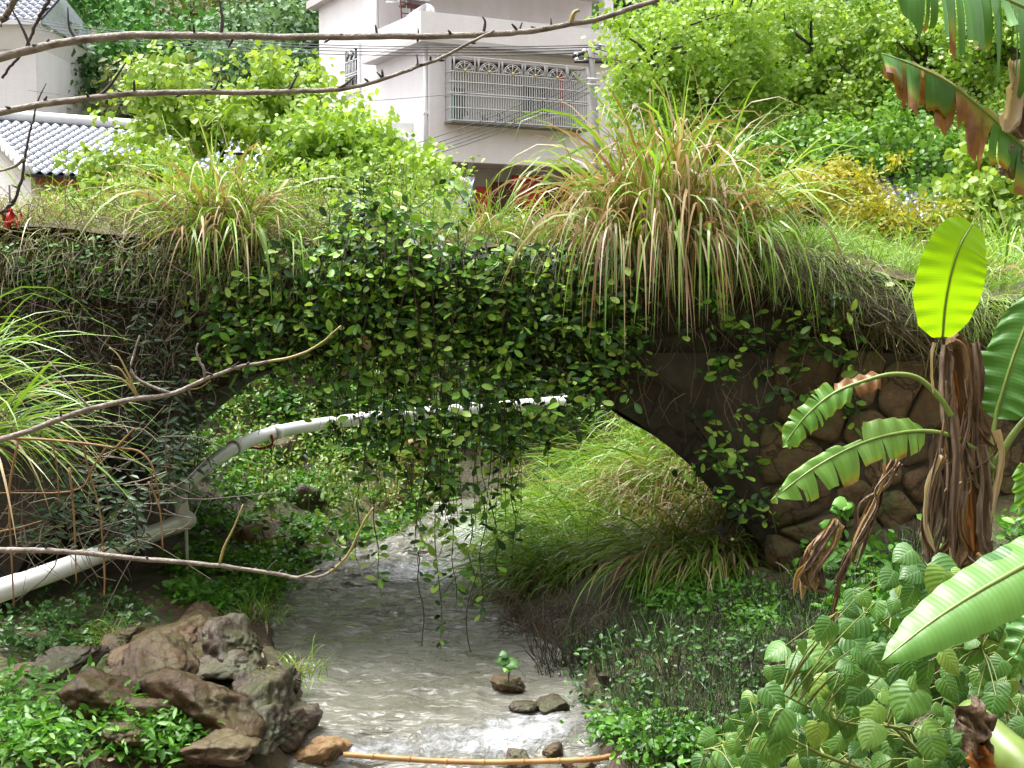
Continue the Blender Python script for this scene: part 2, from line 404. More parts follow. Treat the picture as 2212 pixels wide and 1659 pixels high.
def soil_mat():
    m, t, b, out = nodes('wet_soil')
    n1 = noise_n(t, 1.6, 8, 0.65, dist=0.4)
    c = ramp(t, n1, [(0.28, (0.02, 0.013, 0.009)), (0.45, (0.06, 0.038, 0.022)), (0.6, (0.12, 0.072, 0.04)), (0.75, (0.19, 0.12, 0.065))])
    mo = ramp(t, noise_n(t, 0.9, 6, 0.7), [(0.45, (0, 0, 0)), (0.6, (1, 1, 1))])
    c = mixc(t, math_n(t, 'MULTIPLY', mo, 0.6), c, (0.06, 0.10, 0.02))
    peb = ramp(t, noise_n(t, 22, 3, 0.6), [(0.58, (0, 0, 0)), (0.66, (1, 1, 1))])
    c = mixc(t, math_n(t, 'MULTIPLY', peb, 0.5), c, (0.22, 0.18, 0.13))
    t.links.new(c, b.inputs['Base Color'])
    b.inputs['Roughness'].default_value = 0.65
    bump(t, b, math_n(t, 'ADD', noise_n(t, 7, 9, 0.7), math_n(t, 'MULTIPLY', noise_n(t, 40, 4), 0.4)), 0.8, 0.05)
    return m
M['soil'] = soil_mat()
M['mortar'] = plain('old_mortar', (0.07, 0.055, 0.04), 0.85, var=0.3, scale=6, bumps=0.5)
M['bridge_stone'] = rock_mat('bridge_masonry', [(0.008, 0.007, 0.006), (0.02, 0.017, 0.014), (0.04, 0.032, 0.024), (0.075, 0.058, 0.04)], 0.5, 0.75, 2.5)
M['wall_stone'] = rock_mat('wall_stone', [(0.03, 0.023, 0.018), (0.10, 0.065, 0.035), (0.16, 0.10, 0.05), (0.23, 0.155, 0.08)], 0.6, 0.65, 3.0)
M['rock_brown'] = rock_mat('brown_rock', [(0.024, 0.014, 0.008), (0.075, 0.043, 0.024), (0.12, 0.072, 0.04), (0.19, 0.13, 0.085)], 0.25, 0.38, 2.5)
M['rock_grey'] = rock_mat('wet_grey_rock', [(0.016, 0.012, 0.009), (0.05, 0.034, 0.024), (0.09, 0.062, 0.044), (0.15, 0.115, 0.09)], 0.35, 0.3, 3.0)
M['rock_tan'] = rock_mat('tan_rock', [(0.08, 0.04, 0.016), (0.20, 0.115, 0.05), (0.28, 0.17, 0.08), (0.36, 0.25, 0.14)], 0.1, 0.5, 3.0)

def water_mat():
    m, t, b, out = nodes('stream_water')
    at = N(t, 'Attribute', attribute_name='luv'); sx = N(t, 'SeparateXYZ'); t.links.new(at.outputs['Vector'], sx.inputs[0])
    streak = noise_n(t, 9.0, 7, 0.75, dist=1.6, stretch=(1.0, 0.7, 1.0))
    fine = noise_n(t, 13.0, 5, 0.6, dist=0.8, stretch=(0.5, 1.3, 1.0))
    foam = ramp(t, math_n(t, 'ADD', math_n(t, 'ADD', math_n(t, 'MULTIPLY', streak, 0.7), math_n(t, 'MULTIPLY', fine, 0.5)), math_n(t, 'MULTIPLY', sx.outputs[0], 0.42)), [(0.74, (0, 0, 0)), (1.04, (1, 1, 1))])
    mud = ramp(t, noise_n(t, 1.2, 4), [(0.35, (0.10, 0.098, 0.074)), (0.65, (0.165, 0.162, 0.135))])
    c = mixc(t, foam, mud, (0.58, 0.60, 0.63))
    t.links.new(c, b.inputs['Base Color'])
    t.links.new(math_n(t, 'ADD', math_n(t, 'MULTIPLY', foam, 0.4), 0.04), b.inputs['Roughness'])
    b.inputs['IOR'].default_value = 1.33
    b.inputs['Specular IOR Level'].default_value = 0.7
    h = math_n(t, 'ADD', math_n(t, 'ADD', math_n(t, 'MULTIPLY', noise_n(t, 4.0, 3, 0.5, dist=0.7, stretch=(0.45, 1.7, 1)), 1.0), math_n(t, 'MULTIPLY', fine, 0.22)), math_n(t, 'MULTIPLY', foam, 0.2))
    bump(t, b, h, 0.9, 0.09)
    return m
M['water'] = water_mat()

# ------------------------------------------------------------------ ground
LE = [(600, 1690), (650, 1540), (655, 1470), (600, 1350), (615, 1290), (700, 1245), (850, 1190), (960, 1140)]
RE = [(1330, 1690), (1300, 1600), (1260, 1500), (1200, 1425), (1085, 1360), (1075, 1290), (1062, 1220), (1062, 1165)]
le = np.array([PZ(*q) for q in LE]); re_ = np.array([PZ(*q) for q in RE])
ly = np.concatenate([[-6, 0, 3.2], le[:, 1], [12.4, 13.4, 15, 40]])
lx = np.concatenate([[-8, -6, -3.4], le[:, 0], [0.9, 3.0, 6.5, 60]])
ry = np.concatenate([[-6, 0, 3.2], re_[:, 1], [11.9, 12.8, 14, 40]])
rx = np.concatenate([[-5, -4, -1.4], re_[:, 0], [1.3, 3.6, 7.5, 66]])
def H(x, y):
    x = np.asarray(x, float); y = np.asarray(y, float)
    l = np.interp(y, ly, lx); r = np.interp(y, ry, rx)
    wob = 0.10 * vnoise(y * 2.2, x * 0 + 3, 5)
    dl = l - x + wob; dr = x - r + wob
    back = sstep(y, 8.8, 10.8)
    far = sstep(y, 11.6, 13.2)
    zl = (np.interp(dl, [0, .12, .5, 2, 4, 9], [-.08, .10, .20, .22, .45, 1.2]) + .12 * (1 - sstep(y, 5.8, 6.8)) * sstep(dl, 0, 1)) * (1 - back) + np.interp(dl, [0, .2, .7, 1.5, 2.3, 3.2], [-.08, .08, .25, .60, 1.15, 2.0]) * back
    zr = np.interp(dr, [0, .15, .7, 1.5, 2.3, 5], [-.08, .10, .24, .5, .78, 1.0]) * (.4 + .6 * sstep(y, 4.9, 6.4)) * (1 - back) + np.interp(dr, [0, .25, 1, 2.0, 3.2], [-.08, .22, .65, 1.45, 2.3]) * back
    z = np.where(dl > 0, zl, np.where(dr > 0, zr, np.maximum(-0.3, np.maximum(dl, dr) * 0.7 - .08)))
    z = np.where((dl > 0) & (y > 10), np.maximum(z, 2.3 * sstep(y - 0.25 * x, 12.2, 13.6)), z)
    z = np.where(y > 15.5, 2.3, z * (1 - sstep(y, 14, 15.5)) + 2.3 * sstep(y, 14, 15.5))
    out = np.maximum(dl, dr) > 0
    z = z + np.where(out, fbm(x * 1.3, y * 1.3, 4, 11) * 0.16 * (1 - 0.7 * sstep(y, 14, 20)), 0)
    # bridge approaches: the ground climbs to the deck beyond the two abutments
    m = sstep(np.abs(x + 0.7), 3.6, 5.0) * sstep(y, 7.0, 7.9) * (1 - sstep(y, 10.9, 11.5))
    z = np.where(m > 0, np.maximum(z, m * 2.4), z)
    # unseen slopes added behind and beside the camera to block low sky light
    z = z + 1.3 * np.maximum(-1.6 - y, 0) * (y > -12) + np.where(y <= -12, 13.5, 0) + 0.9 * np.maximum(np.abs(x) - 5.5, 0) * (1 - sstep(y, 2.5, 5.5)) * (np.abs(x) < 16) + np.where(np.abs(x) >= 16, 9.45, 0) * (1 - sstep(y, 2.5, 5.5))
    # wooded hill behind the village
    z = z + np.where(y > 48, (y - 48) * 0.52, 0) + np.where(y > 46, fbm(x * 0.08, y * 0.08, 4, 31) * np.minimum((y - 46) * 0.3, 7), 0)
    return z
def Hs(x, y): return float(H(np.array([x]), np.array([y]))[0])
def GP(px, py):
    """ground point seen at a picture point"""
    d = ray(px, py); o = np.array([0, 0, CAMZ])
    ts = np.arange(2.0, 90, 0.03)
    q = o + d * ts[:, None]
    hit = np.nonzero(q[:, 2] <= H(q[:, 0], q[:, 1]))[0]
    k = hit[0] if len(hit) else -1
    p = q[k].copy(); p[2] = Hs(p[0], p[1]); return p

xs = np.concatenate([np.linspace(-160, -9, 45), np.arange(-8.9, 8.9, 0.085), np.linspace(9, 160, 45)])
ys = np.concatenate([np.linspace(-25, 1.9, 14), np.arange(2, 15.6, 0.085), np.linspace(15.8, 60, 60), np.linspace(61, 200, 45)])
X, Yg = np.meshgrid(xs, ys)
Zg = H(X, Yg)
nx, ny = len(xs), len(ys)
i = np.arange(ny - 1)[:, None] * nx + np.arange(nx - 1)[None]
gf = np.stack([i, i + 1, i + nx + 1, i + nx], -1).reshape(-1, 4)
ground = structure(MB().add(np.stack([X, Yg, Zg], -1), gf).build('ground', M['soil']))

# ------------------------------------------------------------------ stream water
wy = np.arange(3.0, 13.6, 0.022)
ws = np.linspace(-0.06, 1.06, 130)
l = np.interp(wy, ly, lx)[:, None]; r = np.interp(wy, ry, rx)[:, None]
WX = l + (r - l) * ws[None]; WY = np.broadcast_to(wy[:, None], WX.shape)
DROP = PZ(900, 1570)[1]
def water_z(x, y):
    d = sstep(DROP - y + 0.12 * vnoise(x * 3, y * 0, 4), -0.1, 0.5)
    rap = sstep(y, 9.0, 9.6) * (1 - sstep(y, 10.6, 11.4))
    z = 0.03 - 0.16 * d + 0.034 * fbm(x * 6 + 1.5 * vnoise(x * 2, y * 2, 2), y * 10, 4, 8) * (1 + 1.6 * d + 1.5 * rap) + 0.02 * fbm(x * 9, y * 2.2, 3, 15) * d
    z = z + 0.10 * sstep(y, 9.2, 10.6) + 0.10 * sstep(y, 11, 11.6)
    return z
WZ = water_z(WX, WY)
upx, upy = unproject(np.stack([WX, WY, WZ], -1))
foam = np.zeros(WX.shape)
for (cx, cy, sx_, sy_, a) in ((900, 1235, 150, 28, .7), (1010, 1160, 60, 60, .55), (1100, 1145, 90, 20, 1.0), (930, 1605, 300, 36, .5), (1080, 1600, 100, 40, .35), (1180, 1560, 120, 40, .6), (960, 1430, 250, 70, .2), (830, 1300, 260, 60, .26), (750, 1630, 90, 20, .7)):
    foam += a * np.exp(-((upx - cx) / sx_) ** 2 - ((upy - cy) / sy_) ** 2)
for (cx, cy, sx_, sy_, a) in ((720, 1545, 110, 30, .5), (1180, 1425, 70, 40, .35)):
    foam -= a * np.exp(-((upx - cx) / sx_) ** 2 - ((upy - cy) / sy_) ** 2)
nyw, nxw = WX.shape
i = np.arange(nyw - 1)[:, None] * nxw + np.arange(nxw - 1)[None]
wf = np.stack([i, i + 1, i + nxw + 1, i + nxw], -1).reshape(-1, 4)
luv = np.stack([np.clip(foam, -1, 1.2), WX * 0, WX * 0], -1)
structure(MB().add(np.stack([WX, WY, WZ], -1), wf, luv).build('water', M['water']))

# ------------------------------------------------------------------ stone arch bridge
BY0, BY1, AX, AZ, AR = 7.8, 9.7, -0.70, -0.88, 2.666
bridge = thing('stone_bridge', 'old stone arch bridge over the stream, overgrown with vines and grass', 'bridge', (AX, BY0, 0))
def deck_z(x):
    return 2.42 + 0.06 * vnoise(np.asarray(x) * 1.3, np.asarray(x) * 0, 3) - 0.30 * sstep(x, 1.5, 2.9) + 0.10 * sstep(-np.asarray(x), 1.5, 3.0)
def arch_z(x):
    d = np.asarray(x, float) - AX
    return np.where(np.abs(d) < 2.62, AZ + np.sqrt(np.maximum(AR ** 2 - d * d, 0)), -0.6)
bx_ = np.unique(np.concatenate([np.linspace(-6.2, AX - 2.621, 22), np.linspace(AX - 2.619, AX + 2.619, 90), np.linspace(AX + 2.621, 5.4, 30)]))
def face(Y, sgn, nz=16):
    mb = MB(); t = np.linspace(0, 1, nz)[:, None]
    zb, zt = arch_z(bx_)[None], deck_z(bx_)[None]
    Z = zb + (zt - zb) * t; XX = np.broadcast_to(bx_[None], Z.shape)
    YY = Y + sgn * 0.05 * fbm(XX * 3, Z * 3, 3, 17) - (0.36 * (XX - AX) if sgn < 0 else 0)
    i = np.arange(nz - 1)[:, None] * len(bx_) + np.arange(len(bx_) - 1)[None]
    F = np.stack([i, i + 1, i + len(bx_) + 1, i + len(bx_)], -1).reshape(-1, 4)
    return mb.add(np.stack([XX - AX, YY - BY0, Z], -1), F)
face(BY0, 1).build('spandrel_wall', M['bridge_stone'], bridge)
face(BY1, -1).build('rear_spandrel_wall', M['bridge_stone'], bridge)
tt = np.linspace(0, 1, 20)[:, None]
ins = bx_[np.abs(bx_ - AX) < 2.62]
XX = np.broadcast_to(ins[None], (20, len(ins))); YY = BY0 - 0.03 + (BY1 - 0.36 * (XX - AX) - BY0 + 0.06) * tt
ZZ = arch_z(XX) - 0.01 + 0.04 * fbm(XX * 3, YY * 3, 3, 9)
i = np.arange(19)[:, None] * len(ins) + np.arange(len(ins) - 1)[None]
MB().add(np.stack([XX - AX, YY - BY0, ZZ], -1), np.stack([i, i + 1, i + len(ins) + 1, i + len(ins)], -1).reshape(-1, 4)).build('arch_barrel', M['bridge_stone'], bridge)
tt = np.linspace(-0.03, 1.03, 24)[:, None]
XX = np.broadcast_to(bx_[None], (24, len(bx_))); YY = BY0 + (BY1 - 0.36 * np.clip(XX - AX, -3.5, 3.5) - BY0) * tt
ZZ = deck_z(XX) + 0.10 * np.sin(np.clip(tt, 0, 1) * math.pi) + 0.07 * fbm(XX * 1.8, YY * 1.8, 3, 21)
i = np.arange(23)[:, None] * len(bx_) + np.arange(len(bx_) - 1)[None]
MB().add(np.stack([XX - AX, YY - BY0, ZZ], -1), np.stack([i, i + 1, i + len(bx_) + 1, i + len(bx_)], -1).reshape(-1, 4)).build('earth_deck', M['soil'], bridge)

# ------------------------------------------------------------------ rocks
_bm = bmesh.new(); bmesh.ops.create_icosphere(_bm, subdivisions=5, radius=1)
ICO_V = np.array([v.co[:] for v in _bm.verts]); ICO_F = np.array([[v.index for v in f.verts] for f in _bm.faces]); _bm.free()
_bm = bmesh.new(); bmesh.ops.create_icosphere(_bm, subdivisions=3, radius=1)
ICO3_V = np.array([v.co[:] for v in _bm.verts]); ICO3_F = np.array([[v.index for v in f.verts] for f in _bm.faces]); _bm.free()
def rock_geo(seed, size, planes=11, rough=0.06, low=False):
    g = np.random.default_rng(seed)
    V, F = (ICO3_V, ICO3_F) if low else (ICO_V, ICO_F)
    n = unit(g.normal(size=(planes, 3))); h = g.uniform(0.52, 0.95, planes)
    d = V @ n.T
    rr = np.min(np.where(d > 0.05, h[None] / np.maximum(d, 0.05), 9), axis=1)
    rr = np.minimum(rr, 1.15)
    o = g.uniform(0, 50, 3)
    q = V * 2.3 + o
    nz = (fbm(q[:, 0], q[:, 1], 4, seed) + fbm(q[:, 1] + 7, q[:, 2], 4, seed + 9) + fbm(q[:, 2] + 3, q[:, 0], 4, seed + 5)) / 3
    # layered ledges
    lay = np.abs(np.sin((V @ n[0]) * 9 + nz * 6)) * 0.03
    rid = 0.5 - np.abs(fbm(q[:, 0] * 1.7 + q[:, 2], q[:, 1] * 1.7 - q[:, 2], 4, seed + 2)) * 2
    rr = rr * (1 + nz * rough * 4 + rid * rough * 1.2 - lay * (1 + rough * 8))
    rr = rr * (1 + 0.10 * rough * 10 * 0.35 * (fbm(q[:, 0] * 4 + q[:, 2] * 3, q[:, 1] * 4 - q[:, 2] * 3, 3, seed + 21)))
    return V * rr[:, None] * np.asarray(size), F
def rock(name, label, c, size, seed, mat, rot=(0, 0, 0), parent=None, cat='rock', group=None, low=False, planes=11, rough=0.06):
    V, F = rock_geo(seed, size, planes, rough, low)
    from mathutils import Euler
    V = V @ np.array(Euler(rot).to_matrix()).T
    o = MB().add(V, F).build(name, mat, parent, loc=tuple(c))
    if label: tag(o, label, cat, group)
    return o
# face stones of the right abutment, each a piece of its own
STN = [(1760, 800, 60, 44), (1850, 830, 62, 60), (1935, 850, 46, 74), (2000, 880, 44, 52), (1770, 905, 70, 50), (1868, 935, 68, 40), (1962, 965, 64, 42), (2040, 970, 48, 60),
       (1730, 985, 52, 48), (1815, 1005, 50, 42), (1900, 1010, 46, 36), (1985, 1045, 58, 46), (1840, 1070, 60, 44), (1750, 1070, 44, 46), (1925, 1095, 56, 60), (2030, 1090, 50, 54),
       (1775, 1150, 50, 46), (1860, 1150, 44, 44), (1985, 1160, 60, 48), (1740, 1220, 46, 44), (1830, 1230, 60, 48), (1925, 1220, 50, 48), (2010, 1240, 58, 40), (2090, 1180, 50, 60), (2100, 1040, 50, 60), (2120, 920, 56, 56), (2170, 1010, 60, 60), (2190, 1130, 60, 60), (1700, 1290, 44, 44), (2085, 830, 56, 50), (2170, 850, 50, 50)]
SC_ = np.array([P(px, py, BY0)[[0, 2]] for px, py, w, h in STN])
def cell(k, gap=.007):
    """the piece of wall nearest to stone k, as a polygon with a mortar gap"""
    c = SC_[k]; poly = [c + q for q in np.array([(-.26, -.2), (.26, -.2), (.26, .2), (-.26, .2)])]
    for j in range(len(SC_)):
        if j == k: continue
        m = (c + SC_[j]) / 2; n = unit(SC_[j] - c); m = m - n * gap
        out = []
        for q, r_ in zip(poly, poly[1:] + poly[:1]):
            a_, b_ = (q - m) @ n, (r_ - m) @ n
            if a_ <= 0: out.append(q)
            if a_ * b_ < 0: out.append(q + (r_ - q) * (a_ / (a_ - b_)))
        poly = out
        if len(poly) < 3: return None
    return np.array(poly)
gx = np.linspace(0, 1, 40)[None]; gz = np.linspace(-.1, 1.78, 46)[:, None]
x0_ = AX + np.sqrt(np.maximum(AR ** 2 - (gz - AZ) ** 2, 0)) + .10 + np.maximum(gz - 1.0, 0) * .7
MX = x0_ + (3.5 - x0_) * gx; MZ = gz + 0 * gx
i = np.arange(45)[:, None] * 40 + np.arange(39)[None]
MB().add(np.stack([MX - AX, -.052 + .03 * fbm(MX * 6, MZ * 6, 4, 12) + .05 * (gx < .03), MZ], -1), np.stack([i, i + 1, i + 41, i + 40], -1).reshape(-1, 4)).build('mortar_bed', M['mortar'], bridge)
for k in range(len(STN)):
    poly = cell(k)
    if poly is None: continue
    g = np.random.default_rng(300 + k); cen = poly.mean(0)
    ring = np.vstack([poly[i] + (poly[(i + 1) % len(poly)] - poly[i]) * t for i in range(len(poly)) for t in (0, .2, .4, .6, .8)])
    for _ in range(2): ring = (np.roll(ring, 1, 0) + 2 * ring + np.roll(ring, -1, 0)) / 4
    m = len(ring); V = []; out_ = .02 + .03 * g.random()
    for f, dep in ((1.0, -.06), (1.0, .25), (.93, .72), (.75, .95), (.45, 1.05), (.2, 1.0)):
        q = cen + (ring - cen) * f
        q = q + .010 * np.stack([fbm(q[:, 0] * 14, q[:, 1] * 14, 3, k), fbm(q[:, 1] * 14, q[:, 0] * 14, 3, k + 5)], -1)
        V.append(np.stack([q[:, 0] - AX, -.052 - out_ * dep + .05 * (fbm(q[:, 0] * 7 + k, q[:, 1] * 7, 4, 40) + g.normal() * .02) * (dep > .5), q[:, 1]], -1))
    V = np.array(V); nr = len(V)
    i = np.arange(nr - 1)[:, None] * m; j = np.arange(m)[None]; j2 = (j + 1) % m
    F = np.stack([i + j, i + m + j, i + m + j2, i + j2], -1).reshape(-1, 4)
    Vv = np.vstack([V.reshape(-1, 3), V[-1].mean(0)[None]])
    F3 = np.stack([np.full(m, nr * m), (nr - 1) * m + (np.arange(m) + 1) % m, (nr - 1) * m + np.arange(m)], -1)
    MB().add(Vv, [F, F3]).build('stone', M['wall_stone'], bridge)

RK = [  # px, py, half w, half h (picture), Y offset, material, label
    (355, 1395, 120, 62, 'rock_brown', 'broad brown layered boulder at the back of the rock pile by the dark abutment'),
    (505, 1392, 95, 66, 'rock_grey', 'dark grey ledge rock at the water edge behind the pile'),
    (330, 1450, 115, 66, 'rock_brown', 'large brown boulder in the middle of the rock pile left of the stream'),
    (212, 1495, 92, 66, 'rock_brown', 'reddish brown rounded boulder leftmost in the rock pile'),
    (468, 1440, 62, 40, 'rock_grey', 'small greenish grey mossy stone wedged in the rock pile'),
    (560, 1500, 95, 85, 'rock_grey', 'wet grey slab leaning into the stream at the pile edge'),
    (450, 1525, 120, 95, 'rock_brown', 'big brown angular boulder at the front of the rock pile'),
    (345, 1540, 62, 52, 'rock_brown', 'small orange brown stone between two big boulders'),
    (545, 1580, 95, 60, 'rock_grey', 'low dark wet rock at the foot of the pile beside still water'),
    (682, 1645, 70, 58, 'rock_tan', 'tan cracked boulder at the bottom edge beside the bamboo cane'),
    (430, 1335, 55, 38, 'rock_brown', 'flat topped pinkish brown stone at the top of the rock pile'),
    (610, 1560, 70, 55, 'rock_grey', 'wet brown grey slab at the right foot of the pile touching still water'),
    (470, 1615, 110, 45, 'rock_brown', 'low brown ledge at the bottom below the rock pile'),
    (255, 1575, 70, 40, 'rock_brown', 'half buried brown stone among the bottom left weeds'),
    (140, 1425, 85, 38, 'rock_grey', 'dim half buried stone in the shade left of the pile'),
    (395, 1500, 60, 45, 'rock_brown', 'dark brown stone wedged at the centre of the rock pile'),
    (270, 1380, 60, 40, 'rock_brown', 'brown stone at the upper left of the rock pile'),
    (620, 1465, 42, 40, 'rock_grey', 'small wet grey stone beside the grassy tuft in the stream'),
]
for k, (px, py, w, h, mt, lab) in enumerate(RK):
    p = GP(px, py + h * 0.55); s = p[1] / FPX
    p[2] += h * s * 0.45
    rock('rock', lab, p, (w * s * 1.3, w * s * 1.05, h * s * .95), 400 + k, M[mt], (rng.uniform(-.3, .3), rng.uniform(-.25, .25), rng.uniform(0, 6)), group='rock pile left of the stream' if k < 9 or k > 9 else None, planes=14, rough=0.085)
RS = [(1118, 1600, 34, 26, 'rock_grey', 'dark square stone with white water breaking round it'), (1200, 1592, 24, 16, 'rock_brown', 'small reddish wet stone right of the dark square stone'),
      (1255, 1605, 36, 16, 'rock_brown', 'flat reddish stone at the right water edge near the bottom'), (1140, 1535, 30, 15, 'rock_grey', 'low black stone breaking the water above the rapid'),
      (1185, 1530, 40, 18, 'rock_grey', 'wide black stone with water trickling over it'), (1265, 1505, 28, 20, 'rock_grey', 'dark stone under the brush at the right bank'),
      (1315, 1520, 26, 18, 'rock_grey', 'grey broken stone beside the right bank litter'), (1345, 1490, 22, 16, 'rock_grey', 'pale topped broken stone in the dark brush'),
      (1090, 1482, 40, 24, 'rock_brown', 'small brown stump like stone standing in midstream with a sprig')]
for k, (px, py, w, h, mt, lab) in enumerate(RS):
    p = PZ(px, py + h * 0.6, 0.0); s = p[1] / FPX
    p[2] = water_z(np.array([p[0]]), np.array([p[1]]))[0] + h * s * 0.35
    if px > 1230: p[2] = max(p[2], Hs(p[0], p[1]) + h * s * 0.3)
    rock('stone', lab, p, (w * s * 1.15, w * s, h * s * 1.15), 450 + k, M[mt], (0, 0, k), cat='stone', group='stones along the right side of the stream', planes=12, rough=.07)
RB = [(560, 1165, 50, 34, 'rock_tan', 'flat tan slab lying on the green left bank under the arch'), (665, 1075, 40, 34, 'rock_grey', 'pale grey stone on the left bank behind the hanging vines'),
      (930, 1085, 46, 26, 'rock_brown', 'reddish stone at the foot of the earth bank behind the arch'), (850, 1080, 26, 40, 'rock_tan', 'upright ochre stone in the earth bank behind the vines'),
      (905, 1000, 45, 55, 'rock_tan', 'ochre rock outcrop in the earth bank behind the arch'), (620, 960, 55, 38, 'rock_brown', 'brown bare earth lump under the white pipe')]
for k, (px, py, w, h, mt, lab) in enumerate(RB):
    p = GP(px, py + h * 0.4); s = p[1] / FPX
    p[2] += h * s * 0.3
    rock('rock', lab, p, (w * s * 1.1, w * s * 0.8, h * s * 1.1), 480 + k, M[mt], (0, 0.2 * (k % 3 - 1), k), group='rocks on the banks behind the arch', low=True, planes=8)
# ------------------------------------------------------------------ white house with the caged window
HO = np.array([-2.14, 34.0]); HA = math.atan2(0.474, 0.88)
house = thing('white_house', 'pale tiled two storey house with a caged window and roof terrace', 'house', (HO[0], HO[1], 0), HA)
def HL(px, py, yl):
    """house-local point seen at a picture point on the plane local y = yl"""
    d = ray(px, py); c, s = math.cos(HA), math.sin(HA)
    dx, dy = d[0] * c + d[1] * s, -d[0] * s + d[1] * c
    ox, oy = -HO[0] * c - HO[1] * s, HO[0] * s - HO[1] * c
    t = (yl - oy) / dy
    return np.array([ox + dx * t, yl, CAMZ + d[2] * t])
def part(name, mat, boxes, parent=house, **kw):
    mb = MB()
    for b in boxes: mb.box(*b)
    return mb.build(name, M[mat], parent, smooth=False, **kw)
OX0, OX1, OZ0, OZ1 = 0.46, 4.55, 6.36, 8.02          # opening of the caged balcony window
W = 7.4
part('front_wall', 'wall', [(0.0, OX0, 0, .25, 5.36, 8.30), (OX1, W, 0, .25, 5.36, 8.30), (OX0, OX1, 0, .25, 5.36, OZ0), (OX0, OX1, 0, .25, OZ1, 8.30)])
part('side_wall', 'wall', [(0.002, .25, .25, 8.2, 2.0, 8.30), (0.002, .25, 3.36, 8.2, 8.30, 10.72)])
part('rear_wall', 'wall', [(.25, W, 7.95, 8.2, 2.0, 10.7), (W - .25, W, .25, 7.95, 5.3, 8.3)])
part('floor_slab', 'soffit', [(0.01, W - .01, 0.01, 7.9, 5.362, 5.55)])
part('ground_floor_wall', 'render_grey_and_shade', [(.25, W, 1.5, 1.7, 2.0, 5.36)])
part('corner_pillar', 'wall_white', [(0.05, .40, 0.05, .40, 2.0, 5.36), (6.7, 7.05, .05, .4, 2.0, 5.36)])
part('terrace_slab', 'soffit', [(-.42, W + .4, -.42, 3.6, 8.302, 8.42)])
part('parapet', 'wall', [(-.42, W + .4, -.418, -.26, 8.42, 9.06), (-.418, -.26, -.26, 3.36, 8.42, 9.06), (W + .24, W + .398, -.26, 3.5, 8.42, 9.06)])
part('upper_wall', 'wall', [(.25, W - .4, 3.36, 3.6, 8.42, 10.72)])
part('roof_slab', 'soffit', [(-.3, W - .2, 0.9, 8.5, 10.72, 10.95)])
part('terrace_pillar', 'wall_white', [(6.0, 6.3, 1.05, 1.35, 8.42, 10.72)])
part('balcony_floor', 'render', [(OX0 - .1, OX1 + .1, .25, 1.6, OZ0 - .12, OZ0 - .02)])
part('balcony_back_wall', 'render', [(OX0 - .1, OX1 + .1, 1.5, 1.6, OZ0 - .02, 8.28)])
part('balcony_side_wall', 'render', [(OX0 - .10, OX0 - .02, .25, 1.5, OZ0 - .02, 8.28), (OX1 + .02, OX1 + .1, .25, 1.5, OZ0 - .02, 8.28)])
part('balcony_ceiling', 'maroon', [(OX0 - .02, OX1 + .02, .25, 1.5, 8.16, 8.2)])
w = part('balcony_door', 'green_glass', [(0.62, 1.75, 1.44, 1.50, OZ0, 7.55)])
part('door_frame', 'steel', [(0.58, .64, 1.40, 1.46, OZ0, 7.6), (1.14, 1.22, 1.40, 1.46, OZ0, 7.6), (1.72, 1.80, 1.40, 1.46, OZ0, 7.6), (.64, 1.72, 1.40, 1.46, 7.5, 7.6)], w)
w = part('balcony_window', 'dark_glass', [(3.5, 4.4, 1.44, 1.50, 6.9, 7.7)])
part('window_frame', 'steel', [(3.44, 3.5, 1.40, 1.47, 6.86, 7.76), (3.92, 3.98, 1.40, 1.47, 6.86, 7.76), (4.4, 4.46, 1.40, 1.47, 6.86, 7.76)], w)
part('red_strip', 'red', [(.50, .70, .30, .32, 7.4, 7.98)])
part('red_strip', 'red', [(4.05, 4.22, .30, .32, 7.0, 7.98)])
# security cage
CYF = -0.42
cage = thing('window_cage', 'bowed steel security cage of bars and fan arches on the white house window', 'window cage', (HO[0], HO[1], 0), HA)
def bow(x): return CYF - 0.10 * np.sin((np.asarray(x) - OX0) / (OX1 - OX0) * math.pi)
bar = MB().box(-.011, .011, -.011, .011, 0, 1.26).mesh('bar', False)
xsb = np.linspace(OX0 + .02, OX1 - .02, 58)
for x in xsb: link('bar', bar, M['steel'], cage, (x, float(bow(x)), OZ0))
for y in np.linspace(CYF + .08, -.06, 5):
    for x in (OX0, OX1):
        o = link('bar', bar, M['steel'], cage, (x, y, OZ0)); o.scale = (1, 1, 1.31)
xr_ = np.linspace(OX0 - .01, OX1 + .01, 40)
for z in (OZ0 + .02, 6.70, 7.02, 7.08, 7.36, 7.62, OZ1 - .02):
    pts = np.stack([xr_, bow(xr_) - .012, xr_ * 0 + z], -1)
    pts = np.vstack([[OX0 - .01, 0, z], pts, [OX1 + .01, 0, z]])
    MB().tube(pts, 0.016, 6).build('rail', M['steel'], cage)
part('tray', 'concrete', [(OX0 - .04, OX1 + .04, CYF - .12, .0, OZ0 - .05, OZ0 - .005)], cage)
fw = (OX1 - OX0) / 6
